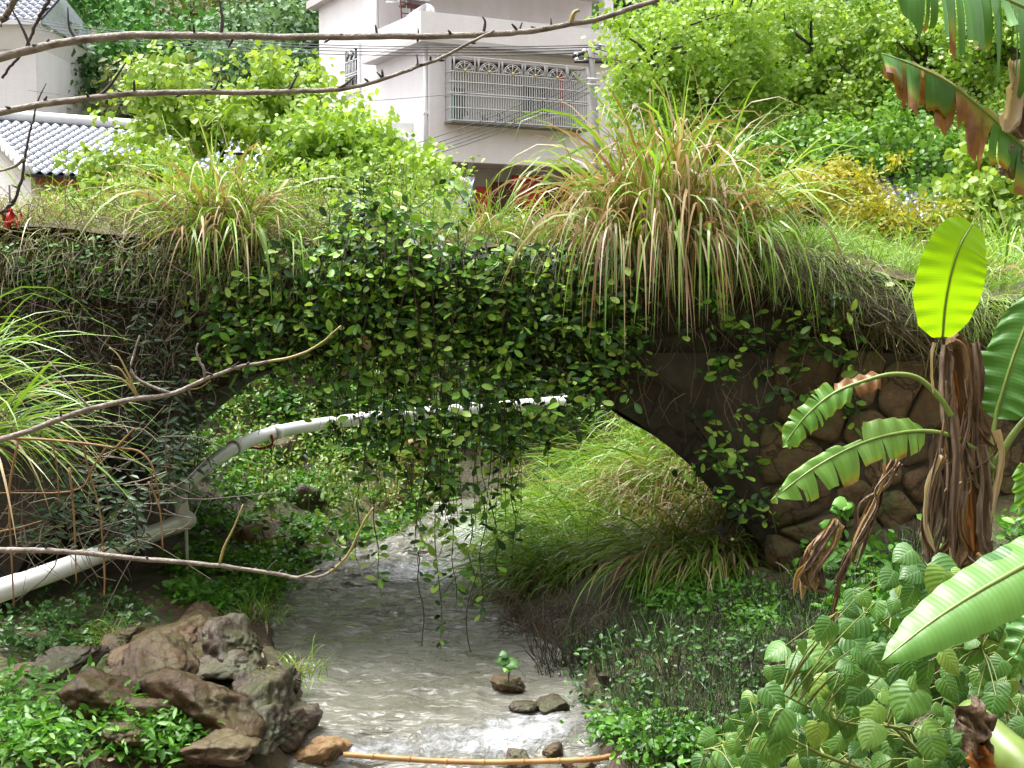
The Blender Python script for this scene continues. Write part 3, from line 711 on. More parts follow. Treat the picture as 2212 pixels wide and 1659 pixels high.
for k in range(6):
    mb = MB(); bs = MB(); c = OX0 + fw * (k + .5); z0 = 7.64; rr = fw * .40
    a = np.linspace(0, math.pi, 15)
    for q in (rr, rr * .82): mb.tube(np.stack([c + q * np.cos(a), bow(c) - .01 + a * 0, z0 + q * .92 * np.sin(a)], -1), .011, 5)
    for a_ in np.linspace(0.3, math.pi - .3, 5):
        mb.tube([(c, bow(c) - .01, z0), (c + rr * math.cos(a_), bow(c) - .01, z0 + rr * .92 * math.sin(a_))], .012, 5)
    for dx in (-.46, -.42, .42, .46): mb.tube([(c + fw * dx, float(bow(c)), z0), (c + fw * dx, float(bow(c)), OZ1 - .03)], .010, 5)
    fan = mb.build('fan_arch', M['steel'], cage)
    V, F = rock_geo(5, (.05, .03, .05), low=True); bs.add(V + [c, bow(c) - .03, z0 + .01], F).build('boss', M['brass'], fan)
# pots inside the cage
for k, (x, mt, lab) in enumerate([(0.95, 'white_paint', 'white flower pot leftmost in the window cage'), (1.5, 'red', 'red flower pot second from left in the window cage'), (1.95, 'concrete', 'grey flower pot in the middle of the window cage'), (2.35, 'red', 'red flower pot right of the grey one in the cage'), (3.7, 'concrete', 'grey flower pot rightmost in the window cage')]):
    t = thing('flower_pot', lab, 'flower pot', group='pots in the window cage')
    c, s = math.cos(HA), math.sin(HA)
    xl, yl = x, -.22
    t.location = (HO[0] + xl * c - yl * s, HO[1] + xl * s + yl * c, OZ0 - .004)
    MB().tube([(0, 0, 0), (0, 0, .02), (0, 0, .12), (0, 0, .15)], [.06, .065, .085, .09], 12).build('pot', M[mt], t)
    g = np.random.default_rng(900 + k); n = 40
    pos = g.normal(size=(n, 3)) * [.09, .06, .05] + [0, 0, .24]
    mb = MB()
    for q in pos:
        d = unit(g.normal(size=3)); e = unit(np.cross(d, [0, 0, 1.01])); L = .07
        mb.add([q, q + d * L * .5 + e * .02, q + d * L, q + d * L * .5 - e * .02], [(0, 1, 2, 3)], [[0, 0, g.random()]] * 4)
    mb.tube([(0, 0, .14), (0, 0, .24)], .01, 5)
    mb.build('foliage', M['weed_dark'], t)
# narrow side window
t0, t1 = 4.85, 5.85
zw0, zw1 = 7.88, 9.0
w = part('side_window', 'dark_glass', [(-.01, .02, t0, t1, zw0, zw1)])
part('frame', 'white_paint', [(-.06, .001, t0 - .14, t0, zw0 - .14, zw1 + .14), (-.06, .001, t1, t1 + .14, zw0 - .14, zw1 + .14), (-.06, .001, t0, t1, zw1, zw1 + .14), (-.06, .001, t0, t1, zw0 - .14, zw0)], w)
mb = MB()
for z in (8.25, 8.32, 8.68): mb.tube([(-.05, t0, z), (-.05, t1, z)], .018, 5)
for y in np.linspace(t0 + .15, t1 - .15, 7): mb.tube([(-.05, y, zw0), (-.05, y, 8.66)], .009, 5)
for c_, r_ in ((t0 + .32, .13), (t1 - .32, .13)):
    a = np.linspace(0, math.pi * 1.5, 14); mb.tube(np.stack([a * 0 - .055, c_ + r_ * np.cos(a), 8.84 + r_ * np.sin(a)], -1), .03, 5)
mb.build('grille', M['white_paint'], w)
mb = MB(); mb.tube([(-.06, .12, 5.0), (-.06, .12, 8.3)], .05, 10); mb.build('downpipe', M['white_paint'], house)
part('pipe_collar', 'white_paint', [(-.13, .02, .05, .19, 6.55, 6.60)])
MB().tube([(-.05, 3.40, 8.4), (-.05, 3.40, 10.7)], .06, 10).build('downpipe', M['white_paint'], house)
MB().tube([(.9, 3.2, 8.42), (.9, 3.2, 10.7)], .045, 10).build('downpipe', M['white_paint'], house)
V, F = rock_geo(3, (.07, .07, .07), planes=30, rough=0.0, low=True)
MB().add(V + [0.22, -.08, 8.05], F).build('lamp', M['white_paint'], house)
# ground floor front: doorway with red paper couplets
w = part('doorway', 'dark_glass', [(0.9, 2.0, 1.46, 1.5, 2.0, 4.35)])
part('couplet', 'red_bright', [(2.10, 2.55, 1.45, 1.498, 2.6, 4.85)])
part('couplet', 'maroon', [(2.6, 5.4, 1.45, 1.498, 4.1, 5.0)])
part('couplet', 'red_bright', [(3.2, 4.2, 1.40, 1.45, 4.4, 5.2)])
part('couplet', 'red_bright', [(4.9, 6.4, 1.40, 1.45, 4.6, 5.3)])
part('side_doorway', 'white_paint', [(0.62, .9, 1.44, 1.5, 2.0, 4.5)])

def hw(x, y, z):
    c, s = math.cos(HA), math.sin(HA); return (HO[0] + x * c - y * s, HO[1] + x * s + y * c, z)
# things on the roof terrace
lad = thing('ladder', 'narrow rust red ladder leaning below the roof water tank', 'ladder', hw(.22, 2.0, 8.42), HA)
for x in (-.15, .15): MB().tube([(x, -.25, 0), (x, .1, 2.05)], .022, 6).build('rail', M['rust'], lad)
for k in range(7): MB().tube([(-.15, -.25 + .05 * (k + .6), .29 * (k + .6)), (.15, -.25 + .05 * (k + .6), .29 * (k + .6))], .016, 6).build('rung', M['rust'], lad)
tk = thing('water_tank', 'white water tank on a small iron stand above the terrace', 'water tank', hw(.62, 2.3, 8.42), HA); tk.scale = (.62, .62, .74)
part('tank', 'white_paint', [(-.62, .62, -.35, .4, 1.98, 2.25)], tk)
part('platform', 'rust', [(-.58, .58, -.34, .36, 1.78, 1.84)], tk)
for x in (-.5, .5):
    for y in (-.28, .3): MB().tube([(x, y, 0), (x, y, 1.97)], .022, 6).build('leg', M['steel'], tk)
MB().tube([(-.62, 0, 1.9), (-1.2, .2, 1.9), (-1.2, .3, 1.9)], .04, 8).build('pipe', M['white_paint'], tk)
sh = thing('solar_water_heater', 'solar water heater with round white tank end on the terrace', 'water heater', hw(.16, .45, 8.42), HA); sh.scale = (.75, .75, .72)
MB().tube([(-.02, 0, 1.14), (0, 0, 1.14), (.2, 1.6, 1.14)], [.26, .29, .29], 20).build('tank', M['white_paint'], sh)
for k in range(7):
    MB().tube([(.10 + .02 * k, .15 + .2 * k, 1.05), (1.35 + .02 * k, .15 + .2 * k, .42)], .045, 8).build('tube', M['grey_tube'], sh)
part('frame', 'white_paint', [(1.25, 1.37, 0, 1.6, .25, .5), (0.0, .1, 0.1, .18, 0, .9), (0.0, .1, 1.4, 1.48, 0, .9), (1.28, 1.34, .1, .16, 0, .25), (1.28, 1.34, 1.4, 1.46, 0, .25)], sh)

# ------------------------------------------------------------------ tiled roofs: every tile a piece
def tile_mesh(wd, ln, th=.018):
    """one S-curved roof tile: x across, y up the slope"""
    mb = MB(); n = 7
    u = np.linspace(0, 1, n); prof = .035 * np.sin(u * 2 * math.pi)
    top = [(x * wd, 0, p) for x, p in zip(u, prof)] + [(x * wd, ln, p + .0) for x, p in zip(u, prof)]
    bot = [(a, b, c - th) for a, b, c in top]
    V = np.array(top + bot)
    F = [(i, i + 1, n + i + 1, n + i) for i in range(n - 1)] + [(2 * n + i + 1, 2 * n + i, i, i + 1)[::-1] for i in range(n - 1)]
    return mb.add(V, np.array(F)).mesh('tile', True)
def tiled_roof(par, corner, ridge_dir, slope_dir, length, slope_len, wd, ln, skip=None, cap=300, name='roof'):
    """corner = low eave corner; tiles laid along ridge_dir and up slope_dir; far rows past cap join one stuff part"""
    rd, sd_ = unit(ridge_dir), unit(slope_dir); nn = np.cross(rd, sd_)
    base = MB(); a = np.asarray(corner, float)
    q = [a, a + rd * length, a + rd * length + sd_ * slope_len, a + sd_ * slope_len]
    V = q + [v - nn * .06 for v in q]
    base.add(V, np.array([(0, 1, 2, 3), (7, 6, 5, 4), (0, 4, 5, 1), (1, 5, 6, 2), (2, 6, 7, 3), (3, 7, 4, 0)]))
    roof = base.build(name, M['tile_dark'], par, smooth=False)
    tm = tile_mesh(wd, ln * 1.25)
    mat = Matrix(((rd[0], sd_[0], nn[0]), (rd[1], sd_[1], nn[1]), (rd[2], sd_[2], nn[2])))
    tiltm = mat @ Matrix.Rotation(-0.075, 3, 'X')
    cells = []
    for r in range(int(slope_len / ln)):
        for c in range(int(length / wd)):
            p = a + rd * (c * wd) + sd_ * (r * ln) + nn * .05
            cells.append(p)
    wp = np.array(cells)
    inv = Matrix.Rotation(-par.rotation_euler.z, 3, 'Z')
    # which tiles show: inside the frame
    world = wp if par.rotation_euler.z == 0 else np.array([(Matrix.Rotation(par.rotation_euler.z, 3, 'Z') @ Vector(v))[:] for v in wp])
    world = world + np.array(par.location)
    ux, uy = unproject(world)
    vis = (ux > -30) & (ux < 2240) & (uy > -30)
    if skip is not None: vis &= ~skip(ux, uy)
    order = np.argsort(~vis, kind='stable')
    keep = [k for k in order if vis[k]][:cap]
    rest = [k for k in range(len(wp)) if k not in set(keep)]
    q = tiltm.to_quaternion()
    for k in keep:
        o = link('tile', tm, M['tile'], roof, wp[k]); o.rotation_mode = 'QUATERNION'; o.rotation_quaternion = q
    tv = np.zeros(len(tm.vertices) * 3); tm.vertices.foreach_get('co', tv); tv = tv.reshape(-1, 3) @ np.array(tiltm).T
    fv = np.array([p.vertices[:] for p in tm.polygons])
    mb = MB()
    for k in rest: mb.add(tv + wp[k], fv)
    if rest: mb.build('tile_field', M['tile'], roof, kind='stuff')
    return roof, nn
# low cottage on the left
c0 = P(78, 372, 26.0)
rdir, vdir = np.array([.8, .6, 0]), np.array([-.6, .8, 0])
cot = thing('tiled_cottage', 'low white cottage with a grey S tiled roof at the left', 'house', (0, 0, 0))
slope = unit(vdir * 3.7 + [0, 0, 1.42]); SL = math.hypot(3.7, 1.42)
roof, nn = tiled_roof(cot, c0 - rdir * .25 - slope * .15, rdir, slope, 9.0, SL + .15, .215, .30, skip=lambda x, y: x > 520)
rg = c0 - rdir * .25 + slope * (SL + .02)
def prism(name, mat, pts, depth, par):
    p = np.array(pts, float); n = len(p); d = np.asarray(depth, float)
    V = np.vstack([p, p + d]); mb = MB()
    F4 = [(i, (i + 1) % n, n + (i + 1) % n, n + i) for i in range(n)]
    cen = np.vstack([p.mean(0), p.mean(0) + d]); V = np.vstack([V, cen])
    F3 = [(2 * n, (i + 1) % n, i) for i in range(n)] + [(2 * n + 1, n + i, n + (i + 1) % n) for i in range(n)]
    return mb.add(V, [np.array(F4), np.array(F3)]).build(name, M[mat], par, smooth=False)
mb = MB()
MB().tube([rg + nn * .10 + rdir * s for s in np.linspace(0, 9, 30)], .14, 10).build('ridge_cap', M['ridge'], roof)
capm = MB().tube([(0, 0, 0), tuple(slope * .30)], [.115, .10], 9).mesh('verge_tile')
for k in range(13): link('verge_tile', capm, M['ridge'], roof, c0 - rdir * .22 - slope * .15 + slope * .30 * k + nn * .07)
b0 = c0 + vdir * .35; zr = rg[2] - .12
gab = [b0 + [0, 0, -4.2], b0 + [0, 0, .05], b0 + vdir * 3.3 + [0, 0, 1.30], b0 + vdir * 6.6 + [0, 0, .05], b0 + vdir * 6.6 + [0, 0, -4.2]]
prism('gable_wall', 'wall_white', gab, rdir * .2, cot)
prism('eave_wall', 'render_grey_and_shade', [b0 + rdir * .2 + [0, 0, -4.2], b0 + rdir * 8 + [0, 0, -4.2], b0 + rdir * 8 + [0, 0, .02], b0 + rdir * .2 + [0, 0, .02]], vdir * .2, cot)  # shaded side of the white cottage, its shade put into the grey
prism('verge_board', 'render_grey_and_shade', [c0 - rdir * .26 - nn * .18, c0 - rdir * .26 - nn * .03, c0 - rdir * .26 + slope * SL - nn * .03, c0 - rdir * .26 + slope * SL - nn * .18], rdir * .06, cot)
prism('eave_board', 'wood_red', [c0 - slope * .05 - nn * .07, c0 - slope * .05 - nn * .24, c0 - slope * .05 - nn * .24 + rdir * 8, c0 - slope * .05 - nn * .07 + rdir * 8], slope * .06, cot)
for k in range(5): prism('rafter_end', 'wood_red', [c0 + rdir * (1.0 + k * 1.4) + [0, 0, -.45], c0 + rdir * (1.2 + k * 1.4) + [0, 0, -.45], c0 + rdir * (1.2 + k * 1.4) + [0, 0, -.12], c0 + rdir * (1.0 + k * 1.4) + [0, 0, -.12]], vdir * .35, cot)
sl2 = unit(-vdir * 3.7 + [0, 0, 1.42])
prism('rear_roof', 'tile', [rg, rg + rdir * 9, rg + rdir * 9 - sl2 * SL, rg - sl2 * SL], nn * 0 + [0, 0, -.06], cot)
# tall house behind it
th = thing('tall_house', 'tall white house with blue grey tiled eaves at the top left corner', 'house', (0, 0, 0))
e = P(78, 150, 46)
part('wall', 'wall_white', [(e[0] - 10, e[0], 46, 54, 2.0, P(78, 78, 46)[2])], th)
za = P(78, 52, 45.6)[2]
prism('eave', 'render', [(e[0] - 10.5, 45.5, za), (e[0] + .25, 45.5, za), (e[0] - .05, 45.9, za - .8), (e[0] - 10.5, 45.9, za - .8)], (0, 9, 0), th)
roof, nn = tiled_roof(th, np.array([e[0] - 9.5, 45.4, za + .08]), (1, 0, 0), (0, 4.5, 2.6), 9.9, 5.2, .30, .40, skip=lambda x, y: x < -20, cap=150)
part('eave_fascia', 'ridge', [(e[0] - 9.6, e[0] + .42, 45.32, 45.40, za - .06, za + .1)], th)
prism('roof_hip', 'tile', [(e[0] + .4, 45.4, za + .05), (e[0] + .4, 54.0, za + .05), (e[0] - .9, 50, za + 2.6)], (-.1, 0, 0), th)
# small tiled roof in front of the white house, half hidden by the bright shrub
r2 = thing('tiled_shed', 'small tiled shed roof with a white verge below the white house', 'shed', (0, 0, 0))
ca, cb = P(850, 292, 25), P(1010, 402, 25.6)
rd2 = unit(cb - ca); sd2 = unit(np.array([.3, 2.2, .9]))
roof, nn = tiled_roof(r2, cb - rd2 * 0 - np.array([3.4, 0, 0.9]), (1, .05, 0), (.2, 2.0, 1.3), 3.3, 2.3, .22, .30, cap=60)
MB().tube(curve([ca + [0, 0, .02], (ca + cb) / 2, cb], 12), .09, 8).build('white_verge', M['ridge'], r2)
part('shed_wall', 'wall_white', [(cb[0] - 3.4, cb[0] - .15, 25.9, 28, 2.0, cb[2] - .05)], r2)
part('vent_stack', 'white_paint', [(ca[0] - .1, ca[0] + .35, 25.2, 25.5, ca[2] - .6, ca[2] + .25)], r2)
# tiled roof showing through the trees at the right
r3 = thing('hidden_farmhouse', 'grey tiled farmhouse roof glimpsed between olive shrubs at the right', 'house', (0, 0, 0))
ce = P(1845, 478, 17)
roof, nn = tiled_roof(r3, ce, (1, -.12, 0), (.1, 1.6, .85), 1.5, 1.9, .15, .2, cap=140)
rt = ce + unit([.1, 1.6, .85]) * 1.9
MB().tube([rt + [0, 0, .08], rt + [1.5, -.18, .08]], .06, 8).build('ridge_cap', M['ridge'], roof)
part('farm_wall', 'render_grey_and_shade', [(ce[0] + .1, ce[0] + 1.4, 17.3, 18.5, 2.0, ce[2] - .02)], r3)
prism('gable_wall', 'wood_red', [ce + [1.5, -.15, -.05], ce + [1.6, 1.5, .78], ce + [1.6, 1.5, -.7], ce + [1.5, -.15, -.7]], (.08, 0, 0), r3)

# ------------------------------------------------------------------ utility pole and wires
PY = 28.0
pole = thing('utility_pole', 'grey concrete utility pole with crossarms in front of the house', 'utility pole')
pt, pb = P(1276, 104, PY), P(1290, 360, PY)
pb2 = pb + (pb - pt) * ((pb[2] - 2.2) / (pt[2] - pb[2])); pole.location = tuple(pb2)
MB().tube([(0, 0, 0), tuple(pt - pb2)], [.12, .075], 12).build('shaft', M['concrete'], pole)
MB().tube([P(1240, 121, PY - .5) - pb2, P(1299, 101, PY + .7) - pb2], .045, 6).build('crossarm', M['black'], pole)
MB().tube([P(1241, 133, PY - .1) - pb2, P(1312, 134, PY + .1) - pb2], .035, 6).build('crossarm', M['black'], pole)
for px, py, yy in ((1244, 116, PY - .45), (1262, 109, PY - .1), (1281, 103, PY + .3), (1297, 98, PY + .65), (1246, 127, PY), (1266, 128, PY)):
    MB().tube([P(px, py + 5, yy) - pb2, P(px, py, yy) - pb2, P(px, py - 3, yy) - pb2], [.03, .05, .025], 8).build('insulator', M['white_paint'], pole)
for py in (170, 182): MB().tube([P(1268, py, PY - .12) - pb2, P(1297, py + 2, PY - .12) - pb2], .03, 6).build('clamp', M['steel'], pole)
def wire(label, a, b, sag, rad=.012, group=None, n=24):
    t = np.linspace(0, 1, n)[:, None]
    p = a * (1 - t) + b * t; p[:, 2] -= sag * 4 * (t[:, 0] * (1 - t[:, 0]))
    return tag(MB().tube(p, rad, 5).build('power_line', M['wire']), label, 'cable', group)
for k, (a, b) in enumerate((((1297, 97), (40, 38)), ((1281, 102), (40, 44)), ((1262, 108), (40, 51)), ((1244, 115), (40, 58)))):
    wire(['topmost', 'second', 'third', 'lowest'][k] + ' of the four parallel wires running left from the pole', P(*a, PY), P(*b, 44), .35, .013, 'wires running left from the pole')
    wire(['topmost', 'second', 'third', 'lowest'][k] + ' of the short wires leaving the pole to the right', P(*a, PY), P(1700, a[1] + 60, 27), .2, .012, 'wires running right from the pole')
wire('thin wire sagging low across the house side wall', P(60, 195, 40), P(1255, 170, PY), .5, .008)
for k, (a, b) in enumerate((((1255, 160), (870, 318)), ((1262, 172), (880, 328)), ((1268, 182), (880, 336)), ((1270, 190), (885, 342)), ((1274, 200), (890, 346)))):
    wire(['first', 'second', 'third', 'fourth', 'fifth'][k] + ' from the top of the service wires slanting down past the cage', P(*a, PY), P(*b, 26.5), .12, .008, 'service wires slanting down from the pole')
# ------------------------------------------------------------------ leaf and blade generators
def tmpl_oval(wd=0.5, fold=0.12, bend=0.10):
    y = np.array([0, .3, .72, 1.0]); w = np.array([0, .86, .92, 0]) * wd / 2
    mid = np.stack([y * 0, y, -bend * y * y], -1)
    V = [mid[0], mid[1], mid[2], mid[3], (-w[1], y[1], fold * wd - bend * y[1] ** 2), (-w[2], y[2], fold * wd - bend * y[2] ** 2), (w[1], y[1], fold * wd - bend * y[1] ** 2), (w[2], y[2], fold * wd - bend * y[2] ** 2)]
    F3 = [(0, 1, 4), (2, 3, 5), (0, 6, 1), (2, 7, 3)]; F4 = [(1, 2, 5, 4), (1, 6, 7, 2)]
    L = [(0, 0), (0, .3), (0, .68), (0, 1), (-1, .3), (-1, .68), (1, .3), (1, .68)]
    return np.array(V, float), [np.array(F3), np.array(F4)], np.array(L, float)
def tmpl_diamond(wd=0.7, fold=.1):
    V = np.array([(0, 0, 0), (-wd / 2, .45, fold), (0, 1, -.06), (wd / 2, .45, fold)])
    return V, [np.array([(0, 2, 1), (0, 3, 2)])], np.array([(0, 0), (-1, .45), (0, 1), (1, .45)], float)
def tmpl_heart(wd=0.92, seed=0):
    g = np.random.default_rng(seed)
    v = np.linspace(0, 1, 9)
    w = wd / 2 * np.array([.34, .80, .98, 1.0, .93, .78, .56, .27, 0.0])
    yb = np.array([-.07, -.02, .14, .30, .45, .60, .74, .87, 1.0])
    V = []; L = []
    bend = .18 + .1 * g.random()
    for k in range(9):
        ym = max(0.0, yb[k]) if k else 0.0
        V.append((0, [0, .08, .18, .32, .47, .61, .75, .88, 1.0][k], -bend * ym ** 2)); L.append((0, v[k]))
        for s in (-1, 1):
            ser = 1 + (.03 if k % 2 else -.02) * (k > 0)
            for f in (.5, 1.0):
                yy = V[-1][1] if False else [0, .08, .18, .32, .47, .61, .75, .88, 1.0][k]
                yo = yy + (yb[k] - yy) * f
                wv = w[k] * f * (ser if f == 1 else 1)
                V.append((s * wv, yo, (.10 * f - .10 * f * f * 1.7) * wd - bend * max(yo, 0) ** 2 + .02 * g.normal())); L.append((s * f, v[k]))
    F = []
    for k in range(8):
        a, b = k * 5, (k + 1) * 5
        F += [(a, b, b + 1, a + 1), (a + 1, b + 1, b + 2, a + 2), (a, a + 3, b + 3, b), (a + 3, a + 4, b + 4, b + 3)]
    return np.array(V, float), [np.array(F)], np.array(L, float)
def tmpl_fig(wd=.52, fold=.10, bend=.10):
    y = np.array([0, .12, .34, .6, .82, .95, 1.0]); w = np.array([0.02, .45, .84, 1.0, .80, .42, .03]) * wd / 2
    V = []; L = []
    for k in range(7):
        for u in (-1, 0, 1):
            V.append((u * w[k], y[k], fold * wd * abs(u) * w[k] / (wd / 2) - bend * y[k] ** 2)); L.append((u, y[k]))
    F = [(3 * k + q, 3 * k + q + 1, 3 * k + q + 4, 3 * k + q + 3) for k in range(6) for q in (0, 1)]
    return np.array(V, float), [np.array(F)], np.array(L, float)
FIG = tmpl_fig()
OVAL = tmpl_oval(); OVALW = tmpl_oval(.62, .1, .08); NARROW = tmpl_oval(.3, .12, .2); DIA = tmpl_diamond(); ROUND = tmpl_oval(.8, .08, .12)

def leaf_frames(d, n, roll=None):
    """axes with y along d and z close to n"""
    y = unit(d); x = unit(np.cross(y, n)); z = np.cross(x, y)
    return np.stack([x, y, z], -1)
def scatter(mb, tm, pos, d, n, size, rnd):
    V, Fs, L = tm
    Rm = leaf_frames(d, n)
    size = np.broadcast_to(np.asarray(size, float), (len(pos),))
    W = np.einsum('nij,vj->nvi', Rm, V) * size[:, None, None] + np.asarray(pos)[:, None]
    off = np.arange(len(pos)) * len(V)
    luv = np.zeros((len(pos), len(V), 3)); luv[..., :2] = L[None]; luv[..., 2] = np.asarray(rnd)[:, None]
    mb.add(W.reshape(-1, 3), [(f[None] + off[:, None, None]).reshape(-1, f.shape[1]) for f in Fs], luv.reshape(-1, 3))
    return mb
def blade_geo(base, d0, L, Wd, droop, seg=8, g=rng, power=1.3, tip=0.0):
    base = np.asarray(base, float); n = len(base)
    d0 = unit(d0); L = np.broadcast_to(L, (n,)); Wd = np.broadcast_to(Wd, (n,)); droop = np.broadcast_to(droop, (n,))
    side = unit(np.cross(d0, np.array([0, 0, 1.0])) + g.normal(size=(n, 3)) * .35)
    pos = [base]; dirs = []
    drift = g.normal(size=(n, 3)) * .12
    for k in range(seg):
        t = (k + .5) / seg
        d = unit(d0 + (np.array([0, 0, -1.0])[None] * droop[:, None] + drift) * t ** power)
        pos.append(pos[-1] + d * (L / seg)[:, None]); dirs.append(d)
    dirs.append(dirs[-1])
    pos = np.stack(pos, 1); dirs = np.stack(dirs, 1)
    t = np.linspace(0, 1, seg + 1)
    w = np.minimum(1, .45 + t * 2.2) * (1 - t ** 2.2) + .02
    tw = g.uniform(-.9, .9, n)[:, None] * t[None]
    sd_ = side[:, None] * np.cos(tw)[..., None] + np.cross(dirs, side[:, None]) * np.sin(tw)[..., None]
    a = pos + sd_ * (w[None, :, None] * Wd[:, None, None] / 2); b = pos - sd_ * (w[None, :, None] * Wd[:, None, None] / 2)
    V = np.stack([a, b], 2)                       # n, seg+1, 2, 3
    m = (seg + 1) * 2
    q = np.arange(seg) * 2
    F = np.stack([q, q + 1, q + 3, q + 2], -1)
    F = (F[None] + (np.arange(n) * m)[:, None, None]).reshape(-1, 4)
    luv = np.zeros((n, seg + 1, 2, 3)); luv[:, :, 0, 0] = -1; luv[:, :, 1, 0] = 1; luv[..., 1] = t[None, :, None]
    luv[..., 2] = g.random(n)[:, None, None]
    return V, F, luv
def add_blades(mb, *a, **k):
    V, F, L = blade_geo(*a, **k); mb.add(V, F, L); return mb

def grass_clump(label, c, n_green, n_dry, L, Wd, spread=.12, lean=(0, 0, 0), up=1.0, droop=1.6, seed=0, solo=0, dry_droop=2.6, name='grass_clump', green='grass_green', dryl=.9, group='grass clumps on and below the bridge', elev=(.25, 1.0)):
    g = np.random.default_rng(seed)
    t = thing(name, label, 'grass', tuple(c), group=group)
    def mk(n, ll, dr):
        b = np.stack([g.normal(size=n) * spread, g.normal(size=n) * spread * .8, g.uniform(-.03, .05, n)], -1)
        az = g.uniform(0, 2 * math.pi, n); el = g.uniform(*elev, n) ** .8
        d = np.stack([np.cos(az) * (1.1 - el * .85), np.sin(az) * (1.1 - el * .85), el * up], -1) + np.asarray(lean) + b * 1.5
        return b, d, L * ll * g.uniform(.45, 1.1, n), Wd * g.uniform(.55, 1.15, n), dr * g.uniform(.4, 1.3, n)
    for n, mat, nm, ll, dr in ((n_green, green, 'green_blades', 1.0, droop), (n_dry, 'grass_dry', 'dry_blades', dryl, dry_droop)):
        if not n: continue
        mb = MB(); add_blades(mb, *mk(n, ll, dr), g=g)
        mb.build(nm, M[mat], t, kind='stuff')
        k = int(solo * n / (n_green + n_dry))
        if k:
            b, d, l_, w_, r_ = mk(k, ll * 1.12, dr)
            d[:, 1] -= .25
            V, F, Lv = blade_geo(b, d, l_, w_ * 1.15, r_, g=g)
            m = V.shape[1] * 2; F1 = F[:V.shape[1] - 1]
            for j in range(k): MB().add(V[j].reshape(-1, 3), F1, Lv[j].reshape(-1, 3)).build('blade', M[mat], t)
    return t

# ------------------------------------------------------------------ trees
def crown_points(g, blobs, n):
    """points through the volume of several ellipsoids, thicker towards their skins"""
    w = np.array([b[3] * b[4] * b[5] for b in blobs]); k = g.choice(len(blobs), n, p=w / w.sum())
    d = unit(g.normal(size=(n, 3))); r = g.random(n) ** .42
    B = np.array(blobs)[k]
    return B[:, :3] + d * r[:, None] * B[:, 3:6] * (1 + .25 * g.normal(size=(n, 1))), d
def limbs(mb, g, base, fork, tips, r0, nmain=5):
    mb.tube(curve([base, base * .5 + fork * .5 + g.normal(size=3) * .05 * np.linalg.norm(fork - base), fork], 8), np.linspace(r0, r0 * .62, 8), 8)
    ks = g.choice(len(tips), min(nmain, len(tips)), replace=False)
    mains = []
    for k in ks:
        m = fork + (tips[k] - fork) * .7
        p = curve([fork, fork + (m - fork) * .5 + g.normal(size=3) * .09 * np.linalg.norm(m - fork), m], 8)
        mb.tube(p, np.linspace(r0 * .5, r0 * .2, 8), 6); mains.append(p)
    allp = np.vstack(mains)
    for q in tips:
        a = allp[np.argmin(np.linalg.norm(allp - q, axis=1) + (allp[:, 2] > q[2]) * .3)]
        mb.tube(curve([a, (a + q) / 2 + g.normal(size=3) * .08 * np.linalg.norm(q - a), q], 5), np.linspace(r0 * .17, r0 * .05, 5), 4, cap=False)
def tree(label, base, fork, blobs, nclus, nleaf, lsize, cl_r, mat, seed, tm=OVALW, r0=.1, name='tree', cat='tree', group=None, ntips=26, trunk='bark_dark', face=.5, nmain=5):
    g = np.random.default_rng(seed)
    base = np.asarray(base, float); fork = np.asarray(fork, float) - base
    bl = [tuple(np.array(b[:3]) - base) + tuple(b[3:]) for b in blobs]
    t = thing(name, label, cat, tuple(base), group=group)
    cen, cd = crown_points(g, bl, nclus)
    cen = cen + g.normal(size=cen.shape) * .12 * np.mean([b[3] for b in bl])
    mb = MB(); limbs(mb, g, np.zeros(3), fork, cen[:ntips], r0, nmain); mb.build('trunk', M[trunk], t)
    k = g.integers(0, nclus, nleaf)
    off = unit(g.normal(size=(nleaf, 3))) * (g.random(nleaf) ** .5)[:, None] * cl_r * np.array([1, 1, .7])
    pos = cen[k] + off
    d = unit(off / cl_r + g.normal(size=(nleaf, 3)) * .6 + [0, 0, -.55])
    n = unit(g.normal(size=(nleaf, 3)) * .6 + cd[k] * .3 + [0, -face, .75])
    crown = scatter(MB(), tm, pos, d, n, lsize * g.uniform(.6, 1.2, nleaf), np.clip(.5 * g.random(nleaf) + .5 * g.random(nclus)[k], 0, .999)).build('crown', M[mat], t)
    return t
def B(px, py, Y, rx, ry, rz):
    p = P(px, py, Y); s = Y / FPX
    return (p[0], p[1], p[2], rx * s, ry, rz * s)
def base_at(px, Y):
    x = (px - CX) / FPX * Y; return np.array([x, Y, Hs(x, Y) - .05])
